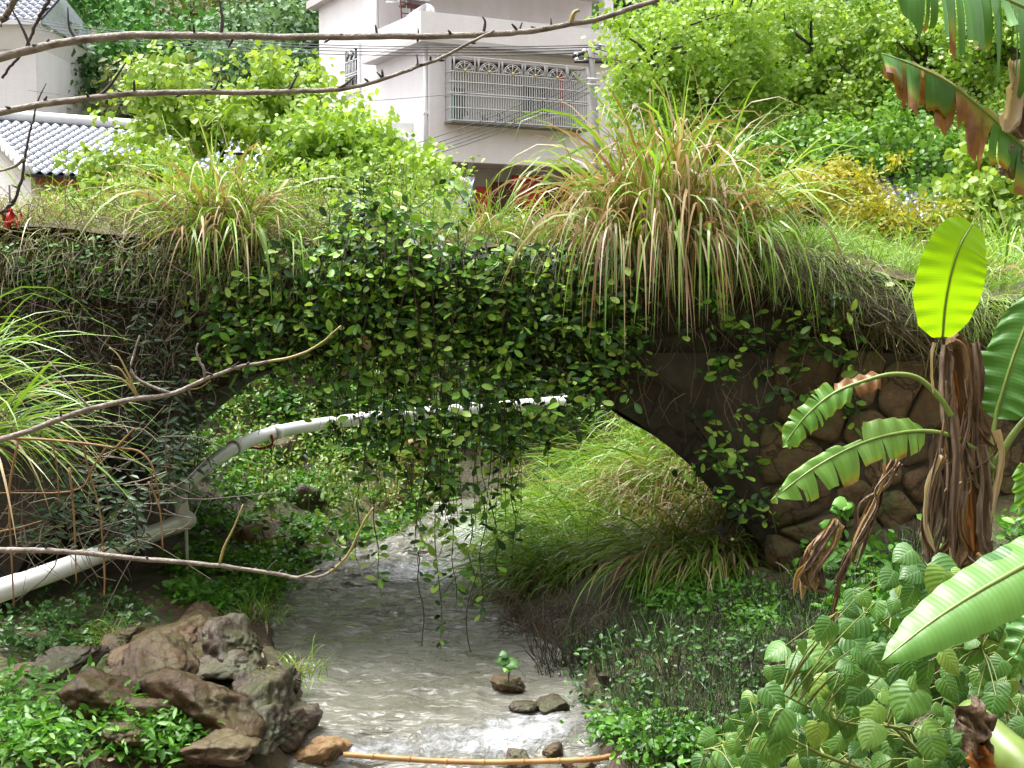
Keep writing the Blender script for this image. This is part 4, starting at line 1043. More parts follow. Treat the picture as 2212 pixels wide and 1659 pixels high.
# hillside wood: the trees one can tell apart are things, the rest of the wood is one mass
HT = [  # px, py, Y, rx, rz (picture), material, label
    (200, 60, 56, 120, 120, 'hill_a', 'bright green tree on the hill beside the tall white house'),
    (330, 130, 54, 120, 90, 'hill_a', 'lush green tree on the hill left of the bright shrub'),
    (120, 150, 52, 90, 110, 'hill_d', 'dark green tree on the hill against the tall house wall'),
    (440, 40, 60, 100, 90, 'hill_c', 'brownish olive tree high on the hill at the top'),
    (560, 60, 56, 120, 90, 'hill_b', 'pale grey green tree on the hill left of the white house'),
    (650, 40, 60, 80, 90, 'hill_d', 'dark tree on the hill touching the white house edge'),
    (480, 160, 52, 110, 80, 'hill_b', 'grey green tree on the hill behind the shrub tips'),
    (620, 150, 54, 100, 80, 'hill_d', 'dark green tree on the hill below the pale grey green one'),
    (250, 210, 50, 110, 70, 'hill_c', 'olive scrubby tree at the foot of the hill above the cottage roof'),
    (400, 240, 50, 110, 60, 'hill_c', 'low olive tree at the hill foot behind the bright shrub'),
    (1360, 40, 56, 110, 110, 'hill_b', 'grey green hill tree right of the white house'),
    (1560, 10, 58, 120, 110, 'hill_a', 'green hill tree behind the two dark trunks'),
    (1780, 30, 56, 130, 120, 'hill_b', 'grey green hill tree at the top right'),
    (2000, 40, 58, 140, 130, 'hill_a', 'green hill tree behind the torn banana leaf'),
    (2180, 120, 54, 120, 130, 'hill_d', 'dark hill tree at the right edge')]
hill_src = {}
for k, (px, py, Y, rx_, rz_, mt, lab) in enumerate(HT):
    s = Y / FPX; c = P(px, py, Y); b = base_at(px, Y)
    b[2] = min(b[2], c[2] - rz_ * s * .8)
    g = np.random.default_rng(60 + k)
    bl = [(c[0] + g.normal() * .4 * rx_ * s, c[1] + g.normal() * 1.0, c[2] + g.normal() * .4 * rz_ * s, rx_ * s * .62, 2.0, rz_ * s * .62) for _ in range(5)]
    tree(lab, b, b + (c - b) * .6, bl, 90, 2600, .34, .85, mt, 500 + k, tm=DIA, r0=.22, name='hill_tree', group='trees on the hillside', ntips=14, face=.8)
g = np.random.default_rng(5)
n = 26000
hy = 49 + 60 * g.random(n) ** 1.3; hx = g.uniform(-.46, .46, n) * hy
hz = H(hx, hy)
pos = np.stack([hx, hy, hz + g.random(n) * (1.2 + 3.5 * (fbm(hx * .25, hy * .25, 3, 77) + .5))], -1)
hw_ = MB(); scatter(hw_, DIA, pos, g.normal(size=(n, 3)) + [0, 0, -.3], g.normal(size=(n, 3)) * .6 + [0, -.8, .8], .55 * g.uniform(.6, 1.3, n), g.random(n))
o = hw_.build('hillside_wood', M['hill_c']); tag(o, 'dense mixed wood covering the hill behind the village', 'wood', kind='stuff')

# bright trees on the right
TB = [
  ('bright green tree with a dark forked trunk right of the utility pole', 1515, 20, (1515, 200), [(1450, 120, 20, 150, 1.3, 110), (1560, 60, 20, 150, 1.3, 110), (1380, 230, 19.5, 90, .9, 80), (1600, 190, 20, 120, 1.1, 90), (1490, 300, 19.5, 130, 1.0, 70)], 'tree_bright', 170, 6200, 11),
  ('tall bright green tree in the middle of the right hand trees', 1745, 22, (1750, 260), [(1720, 80, 22, 170, 1.5, 120), (1830, 160, 22, 140, 1.4, 110), (1690, 220, 21.5, 130, 1.2, 100), (1790, 300, 21, 150, 1.2, 70)], 'tree_bright', 190, 7000, 12),
  ('bright tree behind the hanging torn banana leaf', 2010, 21, (2010, 300), [(1980, 80, 21, 170, 1.4, 130), (2120, 140, 21, 150, 1.4, 140), (1920, 220, 21, 130, 1.2, 100), (2080, 290, 20.5, 150, 1.2, 80)], 'tree_bright', 190, 7000, 13),
  ('deeper green tree at mid height behind the big dry grass clump', 1860, 18.5, (1880, 400), [(1800, 350, 18.5, 150, .9, 70), (1930, 330, 18.5, 150, .9, 80), (2030, 400, 18, 110, .8, 70), (1690, 330, 18.5, 110, .8, 70)], 'tree_mid', 150, 5200, 14),
  ('spreading bright tree at the far right edge', 2230, 19, (2230, 330), [(2200, 260, 19, 120, 1.0, 120), (2150, 60, 19, 110, 1.0, 100)], 'tree_bright', 90, 3000, 15)]
for lab, bx, Y, fk, bl, mt, nc, nl, sd in TB:
    tree(lab, base_at(bx, Y), P(*fk, Y), [B(*q) for q in bl], int(nc * 1.6), int(nl * 2.5), .088, .30, mt, sd, tm=ROUND, r0=.18, group='bright trees right of the house', ntips=60)
SB = [
  ('olive yellow shrub below the trees at the right', 1760, 15.5, (1760, 470), [(1720, 430, 15.5, 110, .6, 60), (1830, 400, 15.5, 100, .6, 60), (1640, 440, 15.5, 70, .5, 50)], 'olive', 90, 4200, .07, .18, 21),
  ('second olive yellow shrub between the tiled roof and the young banana leaf', 1960, 15, (1960, 500), [(1900, 470, 15, 100, .6, 45), (2030, 480, 15, 70, .5, 40)], 'olive', 70, 2600, .07, .18, 22),
  ('pale yellow green shrub at the right edge above the banana', 2170, 15, (2160, 470), [(2150, 380, 15, 90, .6, 70), (2120, 450, 15, 80, .5, 50), (2200, 460, 15, 60, .5, 60)], 'shrub_yellow', 80, 2600, .11, .2, 23),
  ('tall yellow green shrub with two leafy peaks left of the house', 480, 14.5, (480, 330), [(360, 190, 14.5, 90, .6, 70), (570, 180, 14.5, 60, .5, 70), (470, 260, 14.5, 160, .8, 60), (660, 200, 14.8, 70, .5, 60), (310, 260, 14.5, 70, .5, 50)], 'shrub_yellow', 170, 5200, .088, .20, 24),
  ('bright green bush spreading before the white house wall', 800, 14, (800, 420), [(700, 280, 14, 110, .7, 70), (830, 340, 14, 110, .7, 60), (920, 390, 13.6, 80, .5, 45), (640, 340, 14, 110, .7, 70), (760, 400, 13.6, 120, .6, 50)], 'tree_bright', 200, 7500, .078, .2, 25),
  ('low yellow green bush hiding the cottage wall', 270, 13.5, (270, 440), [(220, 370, 13.5, 90, .5, 45), (330, 360, 13.6, 90, .5, 60), (280, 430, 13.2, 110, .5, 45), (180, 430, 13.2, 60, .4, 35), (480, 400, 13.2, 130, .5, 55)], 'shrub_yellow', 120, 4200, .075, .16, 26),
  ]
for lab, bx, Y, fk, bl, mt, nc, nl, ls, cr, sd in SB:
    tree(lab, base_at(bx, Y), P(*fk, Y), [B(*q) for q in bl], nc, nl, ls, cr, mt, sd, tm=ROUND if mt != 'olive' else OVAL, r0=.035, name='shrub', cat='shrub', group='shrubs behind the bridge', ntips=40, trunk='twig_dark')

# meadow and deck grasses (nobody could count the blades)
def turf(name, label, x0, x1, y0, y1, n, L, Wd, mat, seed, zf=H, droop=1.5, mask=None, lean=(0, 0, 0), sp=.55):
    g = np.random.default_rng(seed)
    x = g.uniform(x0, x1, n); y = g.uniform(y0, y1, n)
    if mask is not None:
        k = mask(x, y, g); x, y = x[k], y[k]
    n = len(x)
    b = np.stack([x, y, zf(x, y) - .01], -1)
    d = np.stack([g.normal(size=n) * sp, g.normal(size=n) * sp, np.ones(n)], -1) + np.asarray(lean)
    cl = .6 + .8 * (vnoise(x * 2.5, y * 2.5, seed) + .5)
    o = add_blades(MB(), b, d, L * g.uniform(.4, 1.2, n) * cl, Wd * g.uniform(.6, 1.2, n), droop * g.uniform(.3, 1.3, n), seg=5, g=g).build(name, M[mat])
    return tag(o, label, 'grass', kind='stuff')
dz = lambda x, y: deck_z(x) + .10 * np.sin(np.clip((y - BY0) / (BY1 - BY0), 0, 1) * math.pi) + .07 * fbm(x * 1.8, y * 1.8, 3, 21)
turf('meadow_grass', 'pale green meadow grass beyond the right end of the bridge', 1.2, 9, 10.8, 17, 22000, .38, .010, 'meadow', 41)
turf('meadow_grass', 'mixed green grass on the ground beyond the left of the bridge', -9, 1.4, 11.2, 16, 16000, .40, .009, 'grass_fine', 42, mask=lambda x, y, g: H(x, y) > 1.6)
turf('deck_grass', 'short green grass growing along the bridge deck', -4.5, 4.5, 7.85, 10.6, 15000, .26, .007, 'grass_fine', 43, zf=dz)
turf('deck_thatch', 'tangled straw coloured dead grass on the bridge deck', -4.5, 1.6, 7.8, 9.5, 6000, .30, .005, 'thatch_olive', 44, zf=dz, sp=1.2)

# leafy yellow green brush along the deck and behind it
def brush(name, label, x0, x1, y0, y1, n, hmax, size, mat, seed, tm=OVAL, zf=None):
    g = np.random.default_rng(seed); nst = n // 22
    x = g.uniform(x0, x1, nst); y = g.uniform(y0, y1, nst); z = (zf or dz)(x, y)
    hh = hmax * g.uniform(.3, 1, nst) * (.5 + 1.0 * (vnoise(x * 1.4, y * 1.4, seed) + .5)); ln = g.normal(size=(nst, 2)) * .25
    st = MB()
    for k in range(nst): st.tube([(x[k], y[k], z[k] - .02), (x[k] + ln[k, 0] * hh[k], y[k] + ln[k, 1] * hh[k], z[k] + hh[k])], [.004, .0015], 4, cap=False)
    k = np.repeat(np.arange(nst), 22); u = g.random(len(k)) ** .7
    pos = np.stack([x[k] + ln[k, 0] * hh[k] * u, y[k] + ln[k, 1] * hh[k] * u, z[k] + hh[k] * u], -1) + g.normal(size=(len(k), 3)) * .035
    m = len(k); d = unit(g.normal(size=(m, 3)) + [0, 0, .1]); nn_ = unit(g.normal(size=(m, 3)) * .5 + [0, -.4, .85])
    t = tag(scatter(MB(), tm, pos, d, nn_, size * g.uniform(.5, 1.2, m), g.random(m)).build(name, M[mat]), label, 'brush', kind='stuff')
    st.build('stems', M['stem_green'], t)
brush('deck_brush', 'fine yellow green leafy brush along the left of the bridge deck', -2.6, -.35, 8.0, 9.7, 6500, .42, .036, 'shrub_yellow', 181)
brush('deck_brush', 'wispy green brush behind the left of the bridge', -3.4, -.6, 10.2, 13, 6500, .62, .045, 'grass_fine', 182, zf=H)
brush('deck_brush', 'low green brush along the right of the bridge deck', 0.6, 3.6, 8.2, 9.7, 2600, .20, .03, 'weed', 183)
# ------------------------------------------------------------------ climbing fig curtain on the bridge
FY = BY0 - .08
def hang_to(px):      # how low the curtain hangs (picture y)
    return np.interp(px, [420, 480, 560, 640, 700, 780, 830, 900, 950, 1000, 1040, 1090, 1150, 1240, 1330, 1420], [740, 745, 760, 800, 930, 1130, 1120, 1060, 1180, 1215, 1150, 1180, 990, 960, 900, 780])
def top_of(px): return np.interp(px, [420, 560, 680, 760, 850, 930, 1000, 1200, 1420], [600, 560, 520, 470, 455, 500, 520, 530, 560])
def fig_vine(label, strands, seed, solo, leaf, mat_new='vine', old=0.18, group='climbing fig on the bridge'):
    """strands: list of (points array, leaf spacing)"""
    g = np.random.default_rng(seed)
    t = thing('climbing_fig', label, 'vine', tuple(strands[0][0][0]), group=group)
    o = np.array(t.location)
    st = MB(); pos = []; dr = []; nr = []
    for pts, sp in strands:
        c = curve(pts, max(4, int(np.linalg.norm(np.diff(pts, axis=0), axis=1).sum() / .05))) - o
        st.tube(c, np.linspace(.0035, .0018, len(c)), 4, cap=False)
        L = np.linalg.norm(np.diff(c, axis=0), axis=1).sum(); k = max(2, int(L / sp))
        u = g.uniform(0, len(c) - 1.01, k); i = u.astype(int); f = (u - i)[:, None]
        q = c[i] * (1 - f) + c[i + 1] * f
        out = unit(g.normal(size=(k, 3)) * [1, .55, .5] + [0, -.55, -.15])
        pos.append(q + out * .012); dr.append(out); nr.append(unit(g.normal(size=(k, 3)) * .6 + [0, -.75, .65]))
    st.build('stems', M['stem_vine'], t, kind='stuff')
    pos, dr, nr = map(np.vstack, (pos, dr, nr))
    size = leaf * (.4 + .9 * g.random(len(pos)) ** 1.3); rnd = g.random(len(pos))
    isold = g.random(len(pos)) < old
    order = np.argsort(pos[:, 1] - size * 3)
    solo_i = order[:solo]; rest = np.setdiff1d(np.arange(len(pos)), solo_i)
    for mask, mt, nm in ((~isold[rest], mat_new, 'leaves'), (isold[rest], 'vine_old', 'old_leaves')):
        k = rest[mask]
        if len(k): scatter(MB(), FIG, pos[k], dr[k], nr[k], size[k], rnd[k]).build(nm, M[mt], t, kind='stuff')
    if solo:
        lm = scatter(MB(), FIG, np.zeros((1, 3)), np.array([[0, 1., 0]]), np.array([[0, 0, 1.]]), [1.0], [0]).mesh('leaf')
        fr = leaf_frames(dr[solo_i], nr[solo_i])
        for j, k in enumerate(solo_i):
            ob = link('leaf', lm, M[mat_new], t, pos[k]); ob.rotation_mode = 'QUATERNION'
            ob.rotation_quaternion = Matrix(fr[j].tolist()).to_quaternion(); ob.scale = (size[k],) * 3
    return t
g = np.random.default_rng(71)
S1 = []
for k in range(400):
    px = g.uniform(400, 1420) if k % 3 else g.choice([500, 620, 730, 860, 980, 1100, 1240]) + g.normal() * 22; top = top_of(px) + abs(g.normal()) * 130; low = hang_to(px) - abs(g.normal()) * 110
    if g.random() < .62 and low > 840: low = g.normal(790, 40)
    if low < top + 40: low = top + 40
    ys_ = np.linspace(top, low, 6)
    bulge = .26 * math.exp(-((px - 850) / 190) ** 2) * math.exp(-((top - 500) / 160) ** 2)
    yy = FY - bulge * np.array([.4, 1, .8, .5, .3, .2]) - g.uniform(0, .16) + np.where(ys_ > 830, g.normal() * .10, 0)
    wob = np.cumsum(g.normal(size=6) * 15)
    S1.append((np.array([P(px + w_, y_, Y_) for w_, y_, Y_ in zip(wob, ys_, yy)]), .044))
for k in range(170):      # short dense growth on the upper face
    px = g.uniform(440, 1400); top = top_of(px) + abs(g.normal()) * 60; low = top + g.uniform(60, 230)
    ys_ = np.linspace(top, low, 5); yy = FY - .05 - g.uniform(0, .14) - .2 * math.exp(-((px - 850) / 150) ** 2) * np.array([.5, 1, .8, .5, .3])
    S1.append((np.array([P(px + w_, y_, Y_) for w_, y_, Y_ in zip(np.cumsum(g.normal(size=5) * 16), ys_, yy)]), .036))
for k in range(110):      # outward sprays of young shoots
    px = g.uniform(460, 1300); py = g.uniform(max(top_of(px), 500), min(hang_to(px), 900))
    a = P(px, py, FY - .15); d = unit(g.normal(size=3) * [1, .3, .6] + [0, -.6, .0])
    S1.append((np.array([a, a + d * .12, a + d * .22 + [0, 0, -.04]]), .022))
for k in range(70):      # bushy top
    px = g.normal(830, 75); py = g.uniform(440, 600)
    a = P(px, py, FY - .02); d = unit(g.normal(size=3) * [.8, .4, .5] + [0, -.5, .4])
    S1.append((np.array([a, a + d * .16, a + d * .28 + [0, 0, -.05]]), .024))
for px, a_, b_ in ((820, 1080, 1290), (945, 1100, 1400), (985, 1120, 1310), (1020, 1100, 1300), (1075, 1100, 1270), (1110, 1040, 1200), (905, 1080, 1250), (770, 1080, 1220), (1040, 1060, 1330)):
    ys_ = np.linspace(a_, b_, 5); S1.append((np.array([P(px + g.normal() * 6, y_, FY - .12) for y_ in ys_]), .030))
fig_vine('thick curtain of oval leaved climbing fig over the middle of the bridge', S1, 72, 230, .064)
S2 = []
for k in range(62):
    px = g.uniform(1450, 1870); py = g.uniform(570, 900) if g.random() < .8 else g.uniform(900, 1080)
    if py > 900: px = g.uniform(1520, 1660)
    a = P(px, py, FY - g.uniform(0, .08)); d = unit(g.normal(size=3) * [1, .25, .5] + [0, -.3, -.4])
    S2.append((np.array([a, a + d * .13, a + d * .25 + [0, -.02, -.07]]), .028))
fig_vine('sparse climbing fig sprigs on the dark right shoulder of the bridge', S2, 73, 50, .074, old=.2)
S3 = []
for k in range(34):
    px = g.uniform(560, 1000); py = g.uniform(960, 1230)
    gp = GP(px, py + 30); a = gp + [0, 0, .02]
    S3.append((np.array([a, a + [g.normal() * .08, -.05, .12], a + [g.normal() * .15, -.1, .20]]), .02))
fig_vine('leafy fig runners on the left stream bank behind the arch', S3, 74, 20, .07, old=.25)
# thin bare hanging tendrils
for k, (px, a_, b_, Yv) in enumerate(((906, 1200, 1440, FY - .1), (1018, 1240, 1510, FY - .2), (1510, 900, 1010, FY - .05), (1545, 780, 1020, FY - .05), (1480, 820, 960, FY - .05))):
    pts = [P(px + g.normal() * 5 + (12 if k == 1 and j > 2 else 0), y_, Yv) for j, y_ in enumerate(np.linspace(a_, b_, 5))]
    tag(MB().tube(curve(pts, 16), .003, 4).build('vine_tendril', M['stem_vine']), ['bare tendril hanging over the left of the pool', 'long bare tendril reaching down to the water', 'short pale root thread on the right arch shoulder', 'long pale root thread down the right arch shoulder', 'pale root thread nearest the big dry clump'][k], 'vine', 'bare hanging tendrils')

# ------------------------------------------------------------------ left face: creeper, dead stalks and twigs
def creeper(label, region, n, size, seed, mat='creeper', Y0=FY, tm=NARROW, group='creeper on the left face', pin=True):
    g = np.random.default_rng(seed)
    (x0, x1), (y0, y1) = region
    t = thing('creeper', label, 'creeper', tuple(P((x0 + x1) / 2, y0, Y0)), group=group); o = np.array(t.location)
    st = MB(); lv = MB(); pos = []; dr = []; nr = []
    for k in range(n):
        px = g.uniform(x0, x1); a = g.uniform(y0, y1 - 40); ln = g.uniform(60, 260); b_ = min(a + ln, y1)
        Yv = Y0 - g.uniform(0, .18)
        c = curve([P(px + g.normal() * 14, y_, Yv) for y_ in np.linspace(a, b_, 4)], 14) - o
        st.tube(c, .0028, 4, cap=False)
        for q in c[1::2]:
            for s in (-1, 1):
                d = unit([s * 1.0, -.3 + g.normal() * .3, -.35 + g.normal() * .3]); pos.append(q + d * .008); dr.append(d); nr.append(unit([g.normal() * .3, -.7, .6]))
    st.build('stems', M['stem_vine'], t, kind='stuff')
    n = len(pos)
    scatter(lv, tm, np.array(pos), np.array(dr), np.array(nr), size * g.uniform(.6, 1.2, n), g.random(n)).build('leaves', M[mat], t, kind='stuff')
    return t
creeper('narrow leaved creeper hanging over the left side of the arch', ((300, 470), (640, 1010)), 34, .055, 81)
creeper('sparse creeper on the brown left face of the bridge', ((0, 330), (600, 960)), 60, .045, 82)
creeper('long creeper strand dangling inside the dark left arch', ((345, 400), (800, 1080)), 12, .07, 83, Y0=FY - .1)
creeper('small leaved growth trailing along the top left edge of the bridge', ((0, 700), (500, 640)), 150, .035, 84, mat='weed', Y0=BY0 - .02, tm=OVAL)
creeper('small leaved growth between the fig and the big dry clump', ((960, 1330), (520, 720)), 90, .04, 85, mat='creeper', Y0=BY0 - .04, tm=OVAL)
def twigs(name, label, region, n, L, rad, mat, seed, Y0, dirn=(0, 0, -1), spread=.8, cat='twigs', kind='stuff', wob=.25, edge=None):
    g = np.random.default_rng(seed); mb = MB()
    (x0, x1), (y0, y1) = region
    for k in range(n):
        px_ = g.uniform(x0, x1); sh_ = 0 if edge is None else np.interp(px_, *edge)
        a = P(px_, g.uniform(y0, y1) + sh_, Y0 - g.uniform(-.05, .2))
        d = unit(np.asarray(dirn) + g.normal(size=3) * spread * np.array([1, .4, .8])); l_ = L * g.uniform(.4, 1.2)
        mb.tube(curve([a, a + d * l_ * .5 + g.normal(size=3) * wob * l_ * .4, a + d * l_ + g.normal(size=3) * wob * l_], 6), np.linspace(rad, rad * .4, 6) * g.uniform(.6, 1.3), 4, cap=False, rnd=g.random())
    return tag(mb.build(name, M[mat]), label, cat, kind=kind)
twigs('dead_twigs', 'tangle of dead brown twigs on the left face of the bridge', ((-20, 460), (520, 860)), 480, .28, .0035, 'thatch', 91, FY, spread=1.0)
twigs('dead_twigs', 'straw coloured stalks along the top left edge of the bridge', ((-20, 720), (440, 560)), 420, .26, .003, 'thatch_olive', 92, FY + .1, dirn=(.2, -.1, .3), spread=.9)
twigs('dead_thatch', 'grey matted dead grass hanging over the right shoulder of the bridge', ((1640, 2060), (505, 600)), 650, .28, .0022, 'thatch', 93, FY, dirn=(.75, -.15, -.7), spread=.45, wob=.16, edge=([1640, 1800, 2000, 2060], [0, 40, 140, 160]))
twigs('dead_thatch', 'fine greenish dead grass on the slope right of the bridge', ((1750, 2220), (580, 660)), 700, .26, .0028, 'thatch_olive', 94, FY + .05, dirn=(.5, -.2, -.5), spread=.6, wob=.16, edge=([1750, 2000, 2220], [0, 90, 100]))
twigs('bare_roots', 'fine dark roots hanging on the shaded bridge face under the fig', ((640, 1880), (640, 860)), 420, .22, .0025, 'thatch', 95, FY + .04, dirn=(0, -.1, -1), spread=.4)
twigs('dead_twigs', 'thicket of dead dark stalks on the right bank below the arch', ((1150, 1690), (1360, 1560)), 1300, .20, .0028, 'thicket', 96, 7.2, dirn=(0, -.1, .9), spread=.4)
twigs('dead_twigs', 'brown root mat at the water edge under the right bank grass', ((1080, 1260), (1270, 1370)), 330, .14, .003, 'thatch', 97, 8.0, dirn=(-.3, -.2, -.6), spread=.7)
rbm = lambda x, y, g: (x - np.interp(y, ry, rx) > .06) & (x < 2.3)
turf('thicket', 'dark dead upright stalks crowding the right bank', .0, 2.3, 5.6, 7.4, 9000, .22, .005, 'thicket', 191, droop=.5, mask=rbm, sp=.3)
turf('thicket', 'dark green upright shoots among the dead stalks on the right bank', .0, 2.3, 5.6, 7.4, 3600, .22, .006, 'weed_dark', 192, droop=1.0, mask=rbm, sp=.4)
# ------------------------------------------------------------------ grass clumps
def deck(px, Y): 
    x = (px - CX) / FPX * Y; return np.array([x, Y, float(dz(np.array([x]), np.array([Y]))[0])])
GC = grass_clump
GC('big green and straw grass clump on the left of the bridge top', deck(480, 8.05), 190, 150, .95, .020, .12, (0, -.10, 0), 1.1, 1.5, 101, 70, 2.0)
GC('huge dry tan and green grass clump drooping over the right of the bridge', deck(1430, 8.0), 150, 300, 1.22, .024, .16, (-.04, -.18, .35), 1.8, 1.8, 102, 120, 2.3, elev=(.5, 1.0))
GC('green arching tuft beside the huge dry clump', deck(1560, 8.15), 130, 30, 1.15, .022, .10, (.16, -.05, .2), 1.15, 1.6, 103, 30)
GC('small light green tuft at the middle of the bridge top', deck(1050, 8.1), 90, 40, .52, .012, .08, (0, -.1, 0), 1.2, 1.3, 104, 10)
GC('low arching tuft behind the fig bush on the bridge top', deck(830, 8.6), 110, 30, .50, .012, .12, (0, 0, 0), 1.1, 1.5, 105, 8)
GC('dry fine tuft right of the small light green tuft', deck(1190, 8.15), 90, 90, .55, .012, .10, (0, -.1, 0), 1.1, 1.8, 106, 10)
GC('green grass fringe hanging under the left grass clump', deck(520, 7.88), 70, 50, .70, .016, .20, (.22, -.75, .6), .8, 4.0, 107, 24, 4.5)
GC('straw grass fringe hanging under the huge dry clump', deck(1400, 7.88), 60, 150, 1.0, .019, .22, (-.05, -.75, .75), .9, 5.0, 108, 44, 5.5)
GC('green drooping tuft below the huge dry clump', deck(1500, 7.86), 80, 30, .95, .018, .20, (.1, -.75, .7), .9, 5.0, 109, 20, 5.0)
GC('coarse bright grass tuft at the far right edge of the meadow', base_at(2150, 11.5), 160, 20, .95, .022, .2, (-.1, 0, 0), 1.2, 1.4, 110, 10)
GC('second coarse grass tuft behind the upright banana leaf', base_at(2010, 11.8), 130, 15, .75, .020, .2, (0, 0, 0), 1.2, 1.4, 111)
GC('arching grass tuft at the right end of the bridge', deck(2120, 8.4) , 120, 40, .70, .014, .14, (-.1, -.2, 0), .9, 1.8, 112, 10)
GC('lush long bladed grass tuft leaning in from the left edge', P(-130, 870, 6.2), 75, 10, .95, .015, .10, (.6, -.1, .25), 1.0, 1.5, 113, 40, group=None)
GC('lower long bladed grass tuft reaching in at the left edge', P(-70, 960, 6.0), 90, 16, .85, .016, .10, (.75, -.1, .05), .7, 1.4, 114, 16, group=None)
GC('dry reddish grass wisps on the left of the bridge top', deck(150, 8.2), 50, 90, .55, .009, .35, (0, 0, 0), 1.0, 1.4, 115)
# drooping grass on the right bank seen under the arch
for k, (px, py, lab, ng, nd, L, ln, dr) in enumerate((
    (1290, 1010, 'pale grass sweeping left on the upper right bank under the arch', 420, 50, .85, (-.9, -.35, .0), 1.3),
    (1420, 920, 'upright bright grass against the right arch edge', 260, 20, .65, (-.1, -.2, .6), .9),
    (1230, 1130, 'long grass sweeping down to the rapid under the arch', 420, 40, .80, (-1.0, -.4, -.05), 1.5),
    (1340, 1190, 'grass clump combed downhill in the middle of the right bank', 420, 50, .75, (-.8, -.5, -.1), 1.6),
    (1460, 1200, 'green and straw grass hanging near the right abutment', 300, 120, .65, (-.35, -.7, -.2), 1.9),
    (1560, 1190, 'grass clump beside the dark right abutment foot', 240, 160, .60, (-.15, -.7, -.2), 1.9),
    (1180, 1230, 'lowest grass clump overhanging the water on the right bank', 320, 30, .55, (-.7, -.5, -.1), 1.8),
    (1500, 1020, 'grass clump half hidden behind the arch edge', 260, 60, .6, (-.3, -.4, .2), 1.3))):
    GC(lab, GP(px, py), ng, nd, L, .013, .22, ln, .75, dr, 120 + k, 8, 2.2, group='drooping grass on the right bank')
GC('flattened heap of straw coloured dead grass on the right bank', GP(1490, 1130), 20, 300, .42, .014, .22, (-.3, -.6, -.2), .25, 1.8, 131, 20, 1.8, group=None, name='dry_grass_heap')
GC('broken tan dead grass near the grass sweep under the arch', GP(1380, 1060), 20, 110, .5, .013, .16, (-.6, -.4, 0), .5, 1.8, 132, 8, 1.6, group=None, name='dry_grass_heap')
for k, (px, py, lab, L) in enumerate(((700, 1500, 'bright grassy tuft at the water edge beside the rock pile', .26), (640, 1460, 'thin grass wisps above the wet grey stone', .22), (740, 1530, 'small grass tuft trailing into the stream', .18), (95, 1640, 'upright pale grass shoot at the bottom left corner', .20), (565, 1330, 'fine grass tuft on the left bank near the pool', .22), (240, 1395, 'dull grass tuft growing among the rocks', .22))):
    GC(lab, GP(px, py + 10), 110 if k != 3 else 16, 14, L, .008, .08 if k != 3 else .02, (0, -.1, 0), 1.2, 1.3, 140 + k, 0, group='small grass tufts by the stream')

# ------------------------------------------------------------------ weeds and ground cover on the banks
def cover(name, label, poly, n, size, mat, seed, tm=OVAL, h=.10, thr=-.05, per=7, kind='stuff'):
    g = np.random.default_rng(seed); pts = []
    poly = np.array(poly, float); x0, y0 = poly.min(0); x1, y1 = poly.max(0)
    def inside(x, y):
        c = False; j = len(poly) - 1
        for i in range(len(poly)):
            if (poly[i, 1] > y) != (poly[j, 1] > y) and x < (poly[j, 0] - poly[i, 0]) * (y - poly[i, 1]) / (poly[j, 1] - poly[i, 1]) + poly[i, 0]: c = not c
            j = i
        return c
    tries = 0
    while len(pts) < n and tries < n * 12:
        tries += 1
        x, y = g.uniform(x0, x1), g.uniform(y0, y1)
        if inside(x, y) and vnoise(np.array(x / 45.), np.array(y / 30.), seed) > thr: pts.append(GP(x, y))
    if not pts: return
    pts = np.repeat(np.array(pts), per, 0); m = len(pts)
    off = np.stack([g.normal(size=m) * .05, g.normal(size=m) * .05, g.random(m) * h], -1)
    d = unit(np.stack([g.normal(size=m), g.normal(size=m) - .25, g.normal(size=m) * .5 + .15], -1)); nn_ = unit(g.normal(size=(m, 3)) * .5 + [0, -.45, .85])
    o = scatter(MB(), tm, pts + off, d, nn_, size * g.uniform(.5, 1.25, m), g.random(m)).build(name, M[mat])
    return tag(o, label, 'weeds', kind=kind)
cover('bank_weeds', 'bright green weeds on the bottom left bank', [(0, 1470), (200, 1490), (300, 1560), (420, 1600), (430, 1659), (0, 1659)], 150, .042, 'weed', 151, thr=.06, h=.10)
cover('bank_weeds', 'narrow leaved grassy weeds scattered on the bottom left bank', [(0, 1480), (200, 1490), (300, 1560), (420, 1600), (430, 1659), (0, 1659)], 160, .07, 'weed', 162, NARROW, thr=-.1, h=.10)
cover('bank_weeds', 'dim small weeds at the foot of the dark left abutment', [(0, 1300), (250, 1290), (330, 1340), (150, 1450), (0, 1450)], 170, .045, 'weed_dark', 163, OVAL, thr=-.1, h=.10)
cover('bank_weeds', 'grassy green weeds at the front of the rock pile', [(250, 1560), (420, 1540), (480, 1600), (420, 1659), (200, 1659)], 140, .06, 'weed', 152, NARROW, thr=-.1, h=.14)
cover('bank_weeds', 'leafy ground cover on the left bank under the arch', [(370, 1190), (560, 1180), (650, 1230), (640, 1290), (500, 1330), (380, 1310)], 420, .055, 'weed', 153, thr=-.2, h=.10)
cover('bank_weeds', 'leafy ground cover climbing the left bank behind the arch', [(400, 1080), (560, 960), (760, 900), (960, 940), (980, 1120), (850, 1180), (680, 1230), (560, 1180), (420, 1190)], 620, .06, 'weed', 154, thr=-.08, h=.10)
cover('bank_weeds', 'dark leafy ground cover on the earth bank beyond the arch', [(560, 880), (1300, 860), (1300, 960), (1000, 1000), (700, 960)], 420, .07, 'weed_dark', 155, thr=-.2, h=.14)
cover('bank_weeds', 'fresh light green weeds at the foot of the right abutment', [(1380, 1290), (1500, 1270), (1690, 1300), (1690, 1390), (1560, 1370), (1400, 1340)], 300, .05, 'weed', 156, thr=-.25, h=.12)
